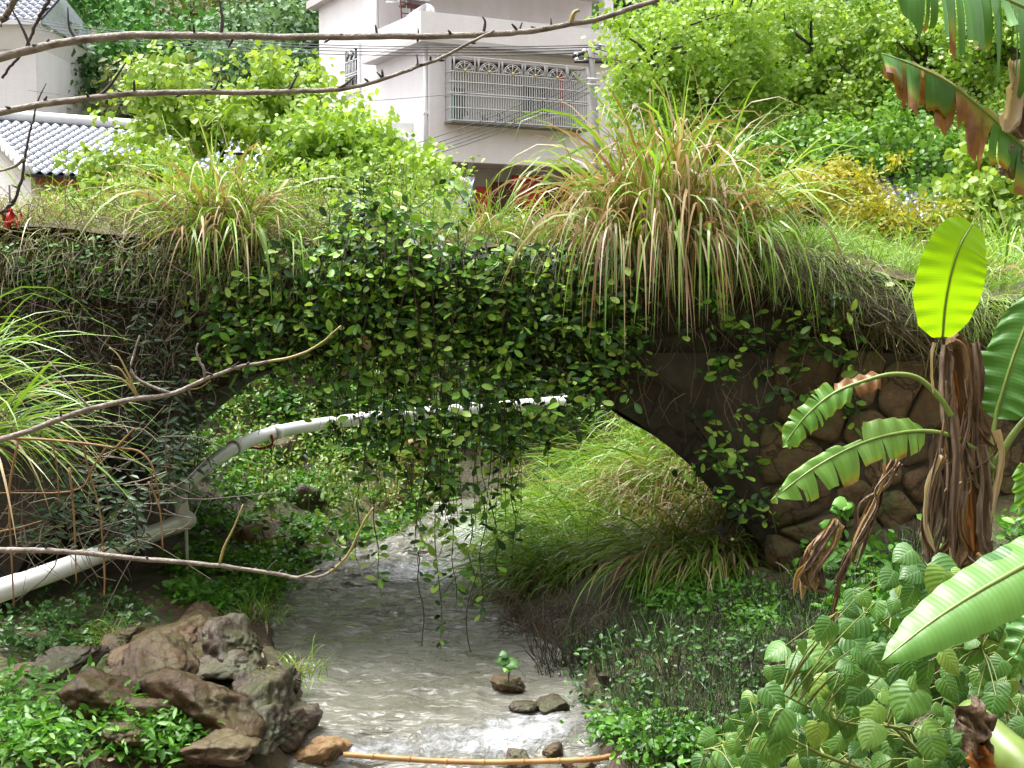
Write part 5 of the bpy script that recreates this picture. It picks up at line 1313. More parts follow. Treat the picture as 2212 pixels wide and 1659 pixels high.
cover('bank_weeds', 'dark small leaved weeds on the right bank beside the stones', [(1190, 1440), (1300, 1400), (1700, 1400), (1800, 1659), (1280, 1659), (1240, 1520)], 380, .036, 'weed_dark', 157, thr=-.05, h=.14)
cover('bank_weeds', 'green weeds along the right water edge at the bottom', [(1230, 1600), (1330, 1560), (1600, 1600), (1600, 1659), (1230, 1659)], 200, .05, 'weed', 158, thr=-.1, h=.1)
cover('bank_weeds', 'green growth on the right bank around the banana foot', [(1700, 1200), (2212, 1150), (2212, 1450), (1800, 1400)], 320, .07, 'weed', 159, thr=-.1, h=.16)
cover('bank_weeds', 'creeping leaves on the steep bank behind the pipe', [(400, 760), (700, 760), (1300, 800), (1300, 900), (900, 930), (560, 980), (420, 1060)], 520, .075, 'weed', 164, thr=-.3, h=.14)
cover('leaf_litter', 'fallen brown leaves caught among the rocks', [(420, 1410), (560, 1440), (580, 1480), (420, 1470)], 60, .035, 'grass_dry', 160, per=2, h=.05, thr=-.3)
cover('leaf_litter', 'brown leaf litter on the bottom left bank', [(0, 1560), (330, 1570), (330, 1659), (0, 1659)], 120, .035, 'grass_dry', 161, per=2, h=.02, thr=-.3)
# ferns by the dark abutment
for k, (px, py, lab) in enumerate(((150, 1350, 'green fern in the shade of the left abutment'), (85, 1400, 'small dim fern at the left edge under the pipe'), (265, 1420, 'fern hanging beside the brown boulder'))):
    c = GP(px, py); t = thing('fern', lab, 'fern', tuple(c), group='ferns by the left abutment'); g = np.random.default_rng(170 + k)
    for j in range(9):
        az = g.uniform(0, 6.28); L = g.uniform(.16, .26); u = np.linspace(0, 1, 14)[:, None]
        ax = np.array([math.cos(az), math.sin(az) - .4, 0]); c_ = ax * u * L + np.array([0, 0, 1.]) * (u * .9 - u * u * .75) * L
        mb = MB(); mb.tube(c_, .002, 4, cap=False); sdv = unit(np.cross(ax, [0, 0, 1.]))
        for q, uu in zip(c_[2:], u[2:, 0]):
            for s in (-1, 1): scatter(mb, NARROW, q[None], (sdv * s + ax * .4)[None], np.array([[0, -.2, 1.]]), [.055 * (1.1 - uu)], [g.random()])
        mb.build('frond', M['weed_dark'], t)

# shaggy fringe that hides the hard edge of the deck
def fringe(name, label, x0, x1, n, L, Wd, mat, seed, zlo=.0, zhi=.12, dy=-.9, droop=2.0, cat='grass'):
    g = np.random.default_rng(seed); x = g.uniform(x0, x1, n)
    k = vnoise(x * 2.2, x * 0, seed) + g.random(n) * .6 > .05; x = x[k]; n = len(x)
    dd = g.uniform(zlo, zhi, n)
    b = np.stack([x, np.where(dd > .06, BY0 - .06, BY0 + .04 - g.random(n) * .1), deck_z(x) - dd + .02], -1)
    d = np.stack([g.normal(size=n) * .6, dy + g.normal(size=n) * .3, g.uniform(-.1, .7, n)], -1)
    return tag(add_blades(MB(), b, d, L * g.uniform(.3, 1.2, n), Wd * g.uniform(.6, 1.2, n), droop * g.uniform(.5, 1.3, n), seg=6, g=g).build(name, M[mat]), label, cat, kind='stuff')
fringe('edge_grass', 'straw and olive grass spilling over the left edge of the bridge', -4.2, -1.0, 2600, .30, .006, 'thatch_olive', 201, zhi=.30)
fringe('edge_grass', 'fine green grass spilling over the left edge of the bridge', -4.2, 1.0, 2400, .26, .006, 'grass_fine', 202, zhi=.22)
fringe('edge_grass', 'brown dead grass matted on the upper left face of the bridge', -4.2, -1.2, 2200, .30, .005, 'thatch', 203, zlo=.1, zhi=.75)
fringe('edge_grass', 'fine green grass on the right edge of the bridge', 1.3, 4.0, 3600, .34, .007, 'grass_fine', 204, zhi=.22)
fringe('edge_grass', 'dark dead grass hanging along the middle edge of the bridge', -.6, 2.0, 1100, .24, .005, 'thatch', 205, zhi=.25)

rgm = lambda x, y, g: (x - np.interp(y, ry, rx) > .05) & (y < 12.6)
turf('bank_grass', 'long bright grass covering the right bank beyond the arch', -.2, 3.4, 8.9, 12.6, 5200, .66, .015, 'grass_green', 211, droop=1.8, mask=rgm, lean=(-.7, -.5, .1), sp=.5)
turf('bank_grass', 'pale fine grass covering the right bank beyond the arch', -.2, 3.4, 8.7, 12.6, 4000, .5, .009, 'grass_fine', 212, droop=1.8, mask=rgm, lean=(-.6, -.5, .2), sp=.6)

turf('deck_grass', 'thick green grass covering the right end of the bridge deck', 1.2, 4.4, 7.9, 10.2, 9000, .30, .009, 'meadow', 213, zf=dz)

turf('bank_straw', 'collapsed tan straw lying on the bank beside the right arch edge', .75, 1.75, 8.95, 10.3, 1500, .5, .014, 'grass_dry', 214, droop=2.4, mask=lambda x, y, g: np.abs(x - 1.25 + .25 * (y - 9.6)) < .42, lean=(-.35, -.8, .15), sp=.6)

brush('meadow_weeds', 'uneven tall weeds in the meadow beyond the right end of the bridge', 1.3, 5.0, 10.3, 13.5, 5200, .55, .045, 'meadow', 184, NARROW, zf=H)
# ------------------------------------------------------------------ white drain pipe
lowp = thing('drain_pipe', 'lower white drain pipe running out under the arch at the left', 'pipe', tuple(P(395, 1125, 8.6)))
o = np.array(lowp.location)
MB().tube(curve(PA([(-60, 1296), (150, 1222), (392, 1128)], [6.5, 7.35, 8.6]), 20) - o, .056, 16).build('pipe', M['pvc'], lowp)
MB().tube(curve(PA([(-60, 1296), (40, 1262)], [6.5, 6.9]), 4) - o, .063, 16).build('socket', M['pvc'], lowp)
MB().tube(PA([(370, 1137), (410, 1121)], [8.5, 8.65]) - o, .060, 16).build('elbow', M['pvc'], lowp)
MB().tube(PA([(396, 1128), (388, 1060)], [8.6, 8.66]) - o, .048, 16).build('riser', M['pvc'], lowp)
MB().tube(PA([(62, 1232), (64, 1275)], [7.0, 7.0]) - o, .02, 6).build('strap', M['black'], lowp)
upp = thing('drain_pipe', 'upper white drain pipe curving behind the bridge and the hanging vines', 'pipe', tuple(P(388, 1060, 8.7)))
o = np.array(upp.location)
c = curve(PA([(384, 1062), (440, 1012), (510, 966), (590, 935), (720, 912), (900, 893), (1060, 880), (1210, 868), (1330, 858)], [8.7, 9.2, 9.8, 10.3, 10.8, 11.1, 11.3, 11.5, 11.7]), 60)
MB().tube(c - o, .052, 16).build('pipe', M['pvc'], upp)
for k in (14, 22, 32, 42): MB().tube(c[k:k + 2] - o, .060, 14).build('collar', M['pvc'], upp)
MB().tube(c[:2] - o, .066, 16).build('collar', M['pvc'], upp)
g = np.random.default_rng(3)
gp = P(405, 1185, 8.7)
tag(MB().tube([P(399, 1062, 8.68), np.array([gp[0], gp[1], Hs(gp[0], gp[1]) - .1])], .012, 8).build('support_rod', M['pvc']), 'thin pale rod standing under the pipe elbow', 'rod')
tag(MB().tube(curve(PA([(520, 962), (562, 968), (588, 960), (586, 938)], 10.2), 14), .012, 6).build('red_bracket', M['red']), 'bent red rod under the upper white pipe', 'bracket')
# bamboo cane across the bottom
bc = thing('bamboo_cane', 'orange brown bamboo cane lying across the stream at the bottom', 'cane', tuple(P(745, 1632, 5.75)))
o = np.array(bc.location); cc = curve(PA([(742, 1630), (1000, 1646), (1250, 1642), (1330, 1632)], [5.75, 5.75, 5.8, 5.85]), 40)
MB().tube(cc - o, .013, 10).build('cane', M['bamboo'], bc)
for k in range(3, 39, 4): MB().tube(cc[k:k + 2] - o + (cc[k:k + 1] - cc[k:k + 2]) * np.array([[.0], [.7]]), .0155, 10).build('node', M['bamboo'], bc)
# red ribbon on the left
rb = thing('red_ribbon', 'red cloth ribbon tied on a stick at the left edge', 'ribbon', tuple(P(25, 490, 7.72)))
o = np.array(rb.location); mb = MB(); gg = np.random.default_rng(8)
for k in range(13):
    a = P(22, 452, 7.72) - o; b_ = P(8 + 2.6 * k, 485 + gg.uniform(-16, 14), 7.72) - o; m_ = (a + b_) / 2 + gg.normal(size=3) * .03
    q = curve([a, m_, b_], 6); sdv = np.array([.007, gg.normal() * .008, 0])
    V = np.stack([q - sdv, q + sdv], 1).reshape(-1, 3); i = np.arange(5) * 2
    mb.add(V, np.stack([i, i + 1, i + 3, i + 2], -1))
mb.build('cloth', M['red_bright'], rb)
MB().tube([P(24, 540, 7.73) - o, P(20, 400, 7.73) - o], .006, 5).build('stick', M['twig_dark'], rb)
tag(MB().add(rock_geo(77, (.022, .022, .018), low=True)[0], ICO3_F).build('fallen_fruit', M['banana_young'], loc=tuple(P(213, 580, FY - .22))), 'small yellow fruit lying on the top left of the bridge edge', 'fruit')
dl = P(790, 752, FY - .22)
mb = MB(); gg = np.random.default_rng(9)
scatter(mb, ROUND, dl + gg.normal(size=(6, 3)) * .03, gg.normal(size=(6, 3)), gg.normal(size=(6, 3)) + [0, -1, .3], [.07] * 6, gg.random(6))
tag(mb.build('dead_leaf_cluster', M['grass_dry']), 'curled tan dead leaves caught in the middle of the fig curtain', 'dead leaves')
mb = MB(); scatter(mb, ROUND, P(1362 + 0, 1260, 7.6) * 0 + P(1815, 690, FY - .1) + gg.normal(size=(7, 3)) * .035, gg.normal(size=(7, 3)) + [0, 0, -.6], gg.normal(size=(7, 3)) + [0, -1, .3], [.075] * 7, gg.random(7) * .3)
tag(mb.build('dead_leaf_cluster', M['grass_dry']), 'red brown dead leaves on the right shoulder of the bridge', 'dead leaves')

# ------------------------------------------------------------------ bare branches close to the camera
def branch(label, pts, Y, r0, r1, twl, mat='bark_grey', seed=0, buds=10, tipmat=None):
    g = np.random.default_rng(seed)
    t = thing('bare_branch', label, 'branch', tuple(P(*pts[0], Y if np.isscalar(Y) else Y[0])), group='bare branches in front of the view'); o = np.array(t.location)
    r0, r1 = r0 * .88, r1 * .88; n = 70; c = curve(PA(pts, Y), n) - o
    c += np.cumsum(g.normal(size=(n, 3)) * .0006, 0)
    rr = np.linspace(r0, r1, n) * (1 + .10 * vnoise(np.arange(n) * .6, np.arange(n) * 0, seed))
    if tipmat:
        k = int(n * .72)
        MB().tube(c[:k + 1], rr[:k + 1], 10).build('limb', M[mat], t); MB().tube(c[k:], rr[k:], 8).build('tip', M[tipmat], t)
    else: MB().tube(c, rr, 10).build('limb', M[mat], t)
    for tw in twl:
        tp, ra, m_ = tw
        q = PA(tp, Y if np.isscalar(Y) else np.interp([p[0] for p in tp], [p[0] for p in pts], Y)) - o
        q[0] = c[np.argmin(np.linalg.norm(c - q[0], axis=1))]
        q = curve(q, 10); MB().tube(q, np.linspace(ra, ra * .45, 10) * (1 + .2 * vnoise(np.arange(10) * 1.3, np.arange(10) * 0, 5)), 6).build('twig', M[m_], t)
    for k in range(buds):
        i = g.integers(3, n - 3); d = unit(g.normal(size=3) + [0, 0, .6]); L = g.uniform(.006, .02)
        MB().tube([c[i], c[i] + d * (rr[i] + L * .5), c[i] + d * (rr[i] + L)], [rr[i] * .4, .0026, .0014], 5).build('bud', M['twig_dark'], t)
    return t
T = 'twig_dark'
branch('upper bare branch sweeping across the whole top of the view', [(-30, 133), (80, 105), (160, 90), (260, 79), (350, 75), (500, 75), (700, 75), (880, 72), (1020, 67), (1130, 58), (1210, 45), (1300, 26), (1420, -12)], 2.4, .0088, .0052, [
    ([(68, 102), (55, 75), (40, 45), (25, 20)], .0032, T), ([(160, 90), (150, 60), (146, 15)], .0032, T), ([(483, 70), (480, 40), (472, -8)], .0042, T), ([(345, 75), (358, 68), (380, 66)], .003, T),
    ([(1045, 64), (1048, 48), (1042, 36)], .0035, T), ([(808, 72), (812, 60), (810, 54)], .003, T), ([(1120, 56), (1128, 48)], .0028, T), ([(1232, 34), (1240, 28), (1252, 22)], .0055, 'twig_green'), ([(905, 70), (903, 60)], .0025, T), ([(1195, 47), (1190, 40)], .0025, T)], seed=1, buds=14)
branch('second bare branch curving up before the house to meet the upper one', [(-30, 250), (60, 232), (150, 220), (260, 210), (380, 206), (520, 206), (640, 203), (720, 198), (790, 186), (870, 160), (940, 134), (1010, 100), (1070, 68)], 2.35, .0074, .0028, [
    ([(220, 214), (235, 188), (255, 160), (272, 134)], .0036, T), ([(455, 206), (465, 190), (472, 172)], .003, T), ([(615, 203), (632, 182), (644, 158)], .0034, T), ([(728, 196), (745, 183), (765, 166)], .0034, T), ([(890, 151), (902, 138), (900, 116)], .0028, T), ([(826, 174), (820, 162), (814, 156)], .0028, T), ([(280, 208), (262, 198), (250, 192)], .0028, T), ([(560, 205), (570, 198)], .0024, T), ([(140, 221), (155, 213)], .003, T)], seed=2, buds=14)
branch('bare forked branch across the left of the arch with yellow side twigs', [(-30, 958), (60, 930), (180, 889), (300, 862), (370, 852), (430, 826), (500, 796), (560, 782), (640, 766), (690, 742), (735, 705)], 2.6, .0078, .0018, [
    ([(372, 852), (335, 838), (300, 822), (285, 805), (284, 785), (295, 745), (302, 725)], .0040, 'bark_grey'), ([(300, 822), (265, 820), (222, 806)], .0022, 'twig_green'), ([(288, 808), (262, 800), (240, 790)], .0022, 'twig_green'), ([(284, 790), (260, 775), (236, 750)], .0022, 'twig_green'),
    ([(446, 820), (440, 795), (430, 780), (424, 755), (428, 742)], .0034, 'bark_grey'), ([(193, 885), (175, 862), (140, 820), (105, 780)], .0028, 'bark_grey'), ([(490, 800), (505, 790), (516, 782)], .0022, T), ([(400, 840), (430, 838), (455, 822)], .0022, 'twig_green')], seed=3, buds=10, tipmat='twig_green')
branch('lowest bare branch dipping over the stream and turning up yellow at its end', [(-30, 1188), (80, 1189), (150, 1190), (280, 1202), (400, 1212), (500, 1222), (580, 1234), (640, 1245), (680, 1245), (720, 1226), (752, 1190), (775, 1140), (800, 1095)], 2.6, .0068, .0022, [
    ([(480, 1220), (485, 1180), (505, 1140), (525, 1090)], .0032, 'twig_green'), ([(575, 1232), (585, 1222), (598, 1210)], .0024, T), ([(640, 1243), (665, 1240), (690, 1230)], .0024, 'bark_grey'), ([(165, 1188), (185, 1186)], .0024, 'twig_green')], seed=4, buds=10, tipmat='twig_green')
branch('thin bare branch drooping down the left edge past the cottage', [(110, -10), (95, 25), (60, 90), (10, 165)], 2.5, .0045, .0028, [], mat='twig_dark', seed=5, buds=3)
branch('crooked dark branch hanging at the left edge beside the cottage', [(75, 235), (62, 290), (52, 350), (38, 420), (12, 455), (-20, 475)], 2.7, .0022, .0050, [([(60, 345), (30, 360), (-20, 375)], .0045, 'bark_grey'), ([(75, 235), (85, 210), (100, 180)], .0022, T)], mat='twig_dark', seed=6, buds=4)
branch('short stub of branch at the extreme top left corner', [(-20, 60), (20, 25), (55, -10)], 2.4, .0075, .0065, [([(-10, 50), (10, 45), (20, 40)], .003, T)], seed=7, buds=2)
# dry hanging stalks at the left under the branch
st = thing('dry_stalks', 'orange brown dead stalks bent over and dangling at the left edge', 'stalks', tuple(P(60, 945, 5.6))); o = np.array(st.location)
for pts, rr in (([(-20, 945), (100, 950), (200, 960), (250, 968)], .0075), ([(250, 968), (290, 925)], .006), ([(250, 968), (300, 975), (330, 1010), (345, 1075)], .0055), ([(180, 958), (190, 1010), (215, 1100), (222, 1180)], .005), ([(110, 950), (122, 1000), (128, 1090)], .004), ([(40, 950), (20, 1060), (25, 1200), (30, 1310)], .0055), ([(230, 965), (200, 1010), (160, 1060), (-20, 1065)], .005), ([(320, 1040), (345, 1100), (352, 1190)], .005), ([(222, 1180), (226, 1240), (225, 1290)], .005), ([(150, 1010), (160, 1120), (165, 1260)], .0055), ([(-10, 1150), (40, 1140), (90, 1125)], .005)):
    MB().tube(curve(PA(pts, 5.6), 14) - o, np.linspace(rr, rr * .6, 14), 6).build('stalk', M['stalk_brown'], st)
twigs('dead_twigs', 'fine dark twigs tangled over the dark left arch', ((-20, 380), (900, 1200)), 110, .35, .003, 'thatch', 98, 5.9, dirn=(.3, 0, -.3), spread=.9)
creeper('dim leafy twigs hanging in front of the dark left arch', ((60, 300), (960, 1180)), 26, .055, 99, Y0=6.0, group=None)

# ------------------------------------------------------------------ banana plants
def banana_leaf(par, mid, half, mat, seed, tears=(6, 6), gap=.25, nrm=(0, -.5, .85), droop=(.5, .5), dry=0.0, prof=None, name='leaf', sides=(1, -1), rib=.009, petiole=None, wav=.012, start=0.0, dryfn=None):
    g = np.random.default_rng(seed); o = np.array(par.location)
    n = 61; c = curve(mid, n) - o; tg = unit(np.gradient(c, axis=0))
    sdv = unit(np.cross(tg, np.asarray(nrm, float))); nm = np.cross(sdv, tg)
    v = np.linspace(0, 1, n); w = half * ((np.sin(math.pi * np.clip(v, 0, 1) ** .75) ** .55) if prof is None else np.interp(v, *prof))
    mb = MB(); nu = 6
    for si, s in enumerate(sides):
        cuts = np.unique(np.concatenate([[int(start * n)], np.sort(g.choice(np.arange(int(start * n) + 2, n - 2), tears[si], replace=False)) if tears[si] else [], [n - 1]]).astype(int))
        for a, b_ in zip(cuts[:-1], cuts[1:]):
            if b_ - a < 1: continue
            i = np.arange(a, b_ + 1); u = np.linspace(0, 1, nu)
            dd = droop[si] * (1 + .5 * g.normal()); gp_ = gap * g.uniform(.3, 1) if tears[si] else 0
            lenf = 1 - (.25 * g.random() if tears[si] else 0)
            cen = (a + b_) / 2; I = cen + (i[:, None] - cen) * (1 - gp_ * u[None] ** 1.5) + g.normal() * .3 * u[None]
            cx_ = np.stack([np.interp(I, np.arange(n), c[:, q]) for q in range(3)], -1)
            W_ = (w[i] * lenf)[:, None] * u[None]
            ang = dd * u[None] + 0 * W_
            V = cx_ + s * sdv[i][:, None] * (W_ * np.cos(ang))[..., None]
            V = V + np.array([0, 0, -1.0]) * (W_ * np.sin(np.clip(ang, -1.4, 1.5)))[..., None] + nm[i][:, None] * ((.10 * W_ * (1 - u[None])) + wav * np.sin(i[:, None] * .9 + seed) * u[None])[..., None]
            sd_dry = dry * g.uniform(.2, 1.3) if dryfn is None else dryfn(v[int(cen)], s, g)
            L = np.zeros(V.shape); L[..., 0] = s * u[None]; L[..., 1] = v[i][:, None]; L[..., 2] = np.clip(sd_dry * (u[None] ** 2) * 1.0 + (sd_dry > .9) * .4, 0, 1)
            m = len(i); k = np.arange(m - 1)[:, None] * nu + np.arange(nu - 1)[None]
            mb.add(V, np.stack([k, k + 1, k + nu + 1, k + nu], -1).reshape(-1, 4), L)
    leaf = mb.build(name, M[mat], par)
    full = curve(np.vstack([petiole, mid]), 80) - o if petiole is not None else c
    MB().tube(full, np.linspace(rib * (1.6 if petiole is not None else 1.0), rib * .25, len(full)), 8).build('midrib', M['petiole'] if mat != 'banana_dead' else M['banana_stem'], leaf)
    return leaf
BYB = 5.6
bp = thing('banana_plant', 'banana plant with a shaggy brown stem and bright upright new leaf', 'banana plant', tuple(GP(2090, 1235)))
bp.location.y = BYB + .15; bp.location.x = (2090 - CX) / FPX * BYB; bp.location.z = Hs(bp.location.x, bp.location.y) - .05
o = np.array(bp.location)
sc_ = curve(np.vstack([o, PA([(2092, 1150), (2085, 950), (2066, 800), (2058, 720)], BYB)]), 30) - o
MB().tube(sc_, np.concatenate([np.linspace(.085, .052, 24), np.linspace(.05, .022, 6)]) * (1 + .08 * vnoise(np.arange(30) * .7, np.arange(30) * 0, 3)), 16).build('pseudostem', M['banana_stem'], bp)
gg = np.random.default_rng(55)
def sheath(par, pts, Y, w0, mat, seed, nm='dry_sheath'):
    g = np.random.default_rng(seed); oo = np.array(par.location); n = 60
    c = curve(PA(pts, Y), n) - oo; t = np.linspace(0, 1, n)
    crump = .3 + .5 * vnoise(t * 4, t * 0, seed)
    w = w0 * (.6 + crump) * np.minimum(1, (1 - t) * 5 + .25)
    tg = unit(np.gradient(c, axis=0)); sdv = unit(np.cross(tg, [0, -1, .2])); nm_ = np.cross(sdv, tg)
    u = np.linspace(-1, 1, 13)
    fold = (np.cos(u[None] * 4.5 + seed + 2.5 * t[:, None]) * .55 + .35 * fbm(t[:, None] * 4 + u[None], u[None] * 5 + t[:, None], 3, seed + 3)) * w[:, None]
    V = c[:, None] + sdv[:, None] * (u[None] * w[:, None] * (1 + .35 * fbm(t[:, None] * 9, u[None] * 0.2 + np.sign(u)[None] * 5, 4, seed)))[..., None] + nm_[:, None] * fold[..., None]
    k = np.arange(n - 1)[:, None] * 13 + np.arange(12)[None]
    L = np.zeros(V.shape); L[..., 0] = u[None]; L[..., 1] = t[:, None] * .4 + u[None] * .3; L[..., 2] = g.random()
    return MB().add(V, np.stack([k, k + 1, k + 14, k + 13], -1).reshape(-1, 4), L).build(nm, M[mat], par)
for k, (pts, w0, mt) in enumerate((
    ([(2070, 800), (2085, 930), (2100, 1060), (2105, 1190)], .055, 'banana_sheath'), ([(2045, 745), (2040, 860), (2050, 1000), (2040, 1160)], .035, 'banana_dead'), ([(2108, 740), (2115, 830), (2110, 960), (2125, 1120)], .035, 'banana_dead'),
    ([(2060, 735), (2078, 760), (2085, 860), (2080, 930)], .075, 'banana_stem'), ([(2030, 930), (2020, 1000), (2028, 1080), (2000, 1180)], .05, 'banana_dead'), ([(2020, 1040), (2005, 1110), (2000, 1160), (2015, 1230)], .05, 'banana_dead'),
    ([(2120, 960), (2130, 1050), (2125, 1150), (2140, 1210)], .045, 'banana_dead'), ([(2060, 900), (2066, 1000), (2058, 1120), (2062, 1220)], .03, 'banana_dead'), ([(2150, 930), (2165, 985), (2150, 1060), (2140, 1130)], .03, 'grass_dry'), ([(2018, 740), (2012, 780), (2016, 850)], .015, 'grass_dry'))):
    sheath(bp, pts, BYB - .075 - .008 * k, w0 * .62, mt, 600 + k)
nv = lambda *a: np.array(a, float)
banana_leaf(bp, PA([(2036, 728), (2042, 660), (2055, 590), (2074, 530), (2100, 484)], [BYB - .12, BYB - .16, BYB - .2, BYB - .2, BYB - .15]), .150, 'banana_young', 61, (0, 0), nrm=(.05, -1, .1), droop=(.10, .10), prof=([0, .12, .35, .6, .8, .93, 1], [.25, .72, .98, .94, .80, .66, .40]), rib=.006, name='upright_leaf', wav=.004)
banana_leaf(bp, PA([(1930, 808), (1870, 822), (1800, 850), (1740, 900), (1690, 966)], BYB - .15), .085, 'banana_pale', 62, (5, 7), .25, nrm=(0, -.75, .65), droop=(.15, .6), petiole=PA([(2056, 900), (2030, 860), (1985, 818)], BYB - .12), start=.12, dryfn=lambda v, s, g: 1.2 if (.22 < v < .36) else .35, prof=([0, .12, .4, .7, .9, 1], [.15, .55, .65, .8, .7, .05]), name='drooping_leaf')
banana_leaf(bp, PA([(2010, 932), (1945, 935), (1860, 958), (1760, 1010), (1664, 1082)], [BYB - .12, BYB - .15, BYB - .2, BYB - .25, BYB - .28]), .115, 'banana_pale', 63, (2, 13), .40, nrm=(0, -.92, .38), droop=(.9, .55), petiole=PA([(2146, 1015), (2110, 975), (2060, 945)], BYB - .1), start=.06, dry=.45, prof=([0, .1, .3, .6, .85, 1], [.2, .6, .8, .95, .85, .1]), sides=(1, -1), name='torn_leaf')
banana_leaf(bp, PA([(2150, 905), (2165, 850), (2190, 770), (2225, 680), (2260, 600)], BYB - .05), .19, 'banana', 64, (1, 2), .06, nrm=(-.35, -.85, .45), droop=(.25, .35), petiole=PA([(2140, 1040), (2142, 980)], BYB - .08), prof=([0, .06, .2, .5, .8, 1], [.05, .45, .7, 1, .9, .3]), name='glossy_leaf')
MB().tube(curve(PA([(2146, 1010), (2160, 985), (2195, 930), (2240, 880)], BYB - .05), 12) - o, np.linspace(.02, .014, 12), 8).build('petiole', M['petiole'], bp)
# papery strips peeling off the stem, and limp dead leaves hanging round the plant
g = np.random.default_rng(640)
for k in range(18):
    x0 = g.uniform(2042, 2115); y0 = g.uniform(760, 1120); L = g.uniform(70, 260)
    pts = [(x0, y0), (x0 + g.normal() * 10, y0 + L * .4), (x0 + g.normal() * 18, y0 + L * .75), (x0 + g.normal() * 26, y0 + L)]
    sheath(bp, pts, BYB - .085 - .05 * g.random(), g.uniform(.006, .017), ['banana_dead', 'banana_stem', 'grass_dry', 'banana_dead'][k % 4], 700 + k, 'peeling_strip')
def dead_leaf(par, pts, Y, w0, seed, n=9):
    g = np.random.default_rng(seed); t_ = None
    for k in range(n):
        q = [(x + g.normal() * w0 * 260, y + g.normal() * 8) for x, y in pts]
        q = q[:g.integers(max(3, len(q) - 2), len(q) + 1)] if len(q) > 3 else q
        o_ = sheath(par if t_ is None else t_, q, Y - .012 * k, w0 * g.uniform(.15, .5), ['banana_dead', 'banana_dead', 'banana_stem', 'grass_dry'][k % 4], seed * 10 + k, 'dead_leaf' if t_ is None else 'strip')
        if t_ is not None: pass
        else: t_ = par
for k, (pts, w0) in enumerate((([(1930, 1005), (1905, 1050), (1882, 1090), (1862, 1150), (1838, 1210), (1806, 1280), (1800, 1340)], .034), ([(1805, 1130), (1770, 1180), (1735, 1230), (1715, 1275)], .04), ([(1760, 1190), (1755, 1235), (1762, 1280)], .045), ([(1800, 1320), (1798, 1390), (1780, 1450), (1770, 1500)], .024), ([(2120, 1200), (2150, 1260), (2170, 1330), (2180, 1400)], .045), ([(2030, 985), (2010, 1050), (2000, 1130), (2010, 1200)], .03))):
    dead_leaf(bp, pts, 5.25, w0, 63 + k)
# near banana leaf from another plant beyond the right edge
b2 = thing('banana_plant', 'near banana plant whose broad striped leaf slants in at the lower right', 'banana plant', tuple(P(2420, 1500, 4.0)))
b2.location.z = Hs(b2.location.x, b2.location.y) - .05; o = np.array(b2.location)
MB().tube(curve(np.vstack([o, P(2410, 1300, 3.95), P(2390, 1150, 3.9)]), 14) - o, np.linspace(.10, .05, 14), 14).build('pseudostem', M['banana_stem'], b2)
banana_leaf(b2, PA([(2290, 1175), (2212, 1222), (2110, 1280), (2010, 1345), (1905, 1428)], [3.75, 3.7, 3.65, 3.6, 3.55]), .105, 'banana', 65, (0, 0), 0, nrm=(-.30, -.55, .78), droop=(.15, .30), petiole=PA([(2392, 1150), (2350, 1145)], 3.85), prof=([0, .3, .6, .8, .93, 1], [.9, 1, .85, .6, .3, .02]), rib=.009, name='striped_leaf', wav=.003)
banana_leaf(b2, PA([(2330, 1160), (2280, 1120), (2235, 1060), (2205, 1000)], 3.9), .10, 'banana_pale', 66, (1, 1), .05, nrm=(-.8, -.6, .2), droop=(.2, .2), petiole=PA([(2392, 1160), (2370, 1165)], 3.9), name='edge_leaf')
banana_leaf(b2, PA([(2350, 1300), (2290, 1310), (2230, 1350), (2190, 1420)], 3.8), .10, 'banana', 67, (0, 0), 0, nrm=(-.3, -.5, .8), droop=(.4, .4), petiole=PA([(2400, 1250), (2380, 1275)], 3.85), name='edge_leaf')
# tall banana beyond the right edge whose torn leaves hang at the top right
b3 = thing('banana_plant', 'tall banana plant beyond the edge with torn browning leaves hanging top right', 'banana plant', (P(2480, 900, 5.2)[0], 5.2, 0))
b3.location.z = Hs(b3.location.x, 5.2) - .05; o = np.array(b3.location)
MB().tube(curve(np.vstack([o, P(2470, 600, 5.2), P(2440, 100, 5.1), P(2430, -60, 5.1)]), 20) - o, np.linspace(.13, .06, 20), 14).build('pseudostem', M['banana_stem'], b3)
banana_leaf(b3, PA([(2330, 60), (2235, 25), (2140, -15), (2030, -50), (1900, -60)], [5.0, 4.9, 4.85, 4.8, 4.8]), .30, 'banana', 68, (3, 24), .42, nrm=(0, -.75, .66), droop=(.3, 1.1), petiole=PA([(2430, -30), (2390, 50)], 5.1), dryfn=lambda v, s, g: .75 if g.random() < .35 else .2, prof=([0, .15, .5, .8, 1], [.75, 1.0, .95, .75, .2]), name='shredded_leaf')
banana_leaf(b3, PA([(2330, 420), (2250, 360), (2190, 298), (2120, 235), (2050, 180), (1975, 142), (1905, 116)], [5.0, 4.95, 4.9, 4.88, 4.85, 4.83, 4.8]), .185, 'banana', 69, (6, 13), .30, nrm=(-.2, -.72, .66), droop=(1.3, 1.15), petiole=PA([(2450, 420), (2400, 440)], 5.1), dryfn=lambda v, s, g: (1.15 if .52 < v < .62 else .75 + .3 * g.random()), prof=([0, .2, .45, .53, .56, .62, .66, .85, 1], [.8, .9, 1.0, .9, .45, .5, .95, 1.0, .5]), name='broken_leaf')
sheath(b3, [(2210, 130), (2200, 180), (2192, 230), (2172, 285)], 4.85, .05, 'grass_dry', 660, 'dead_leaf_end')
sheath(b3, [(2225, 120), (2215, 200), (2205, 250), (2214, 300)], 4.9, .06, 'banana_dead', 661, 'dead_leaf_end')
sheath(b3, [(2205, 320), (2190, 350), (2185, 385)], 4.9, .05, 'banana_dead', 662, 'dead_leaf_end')
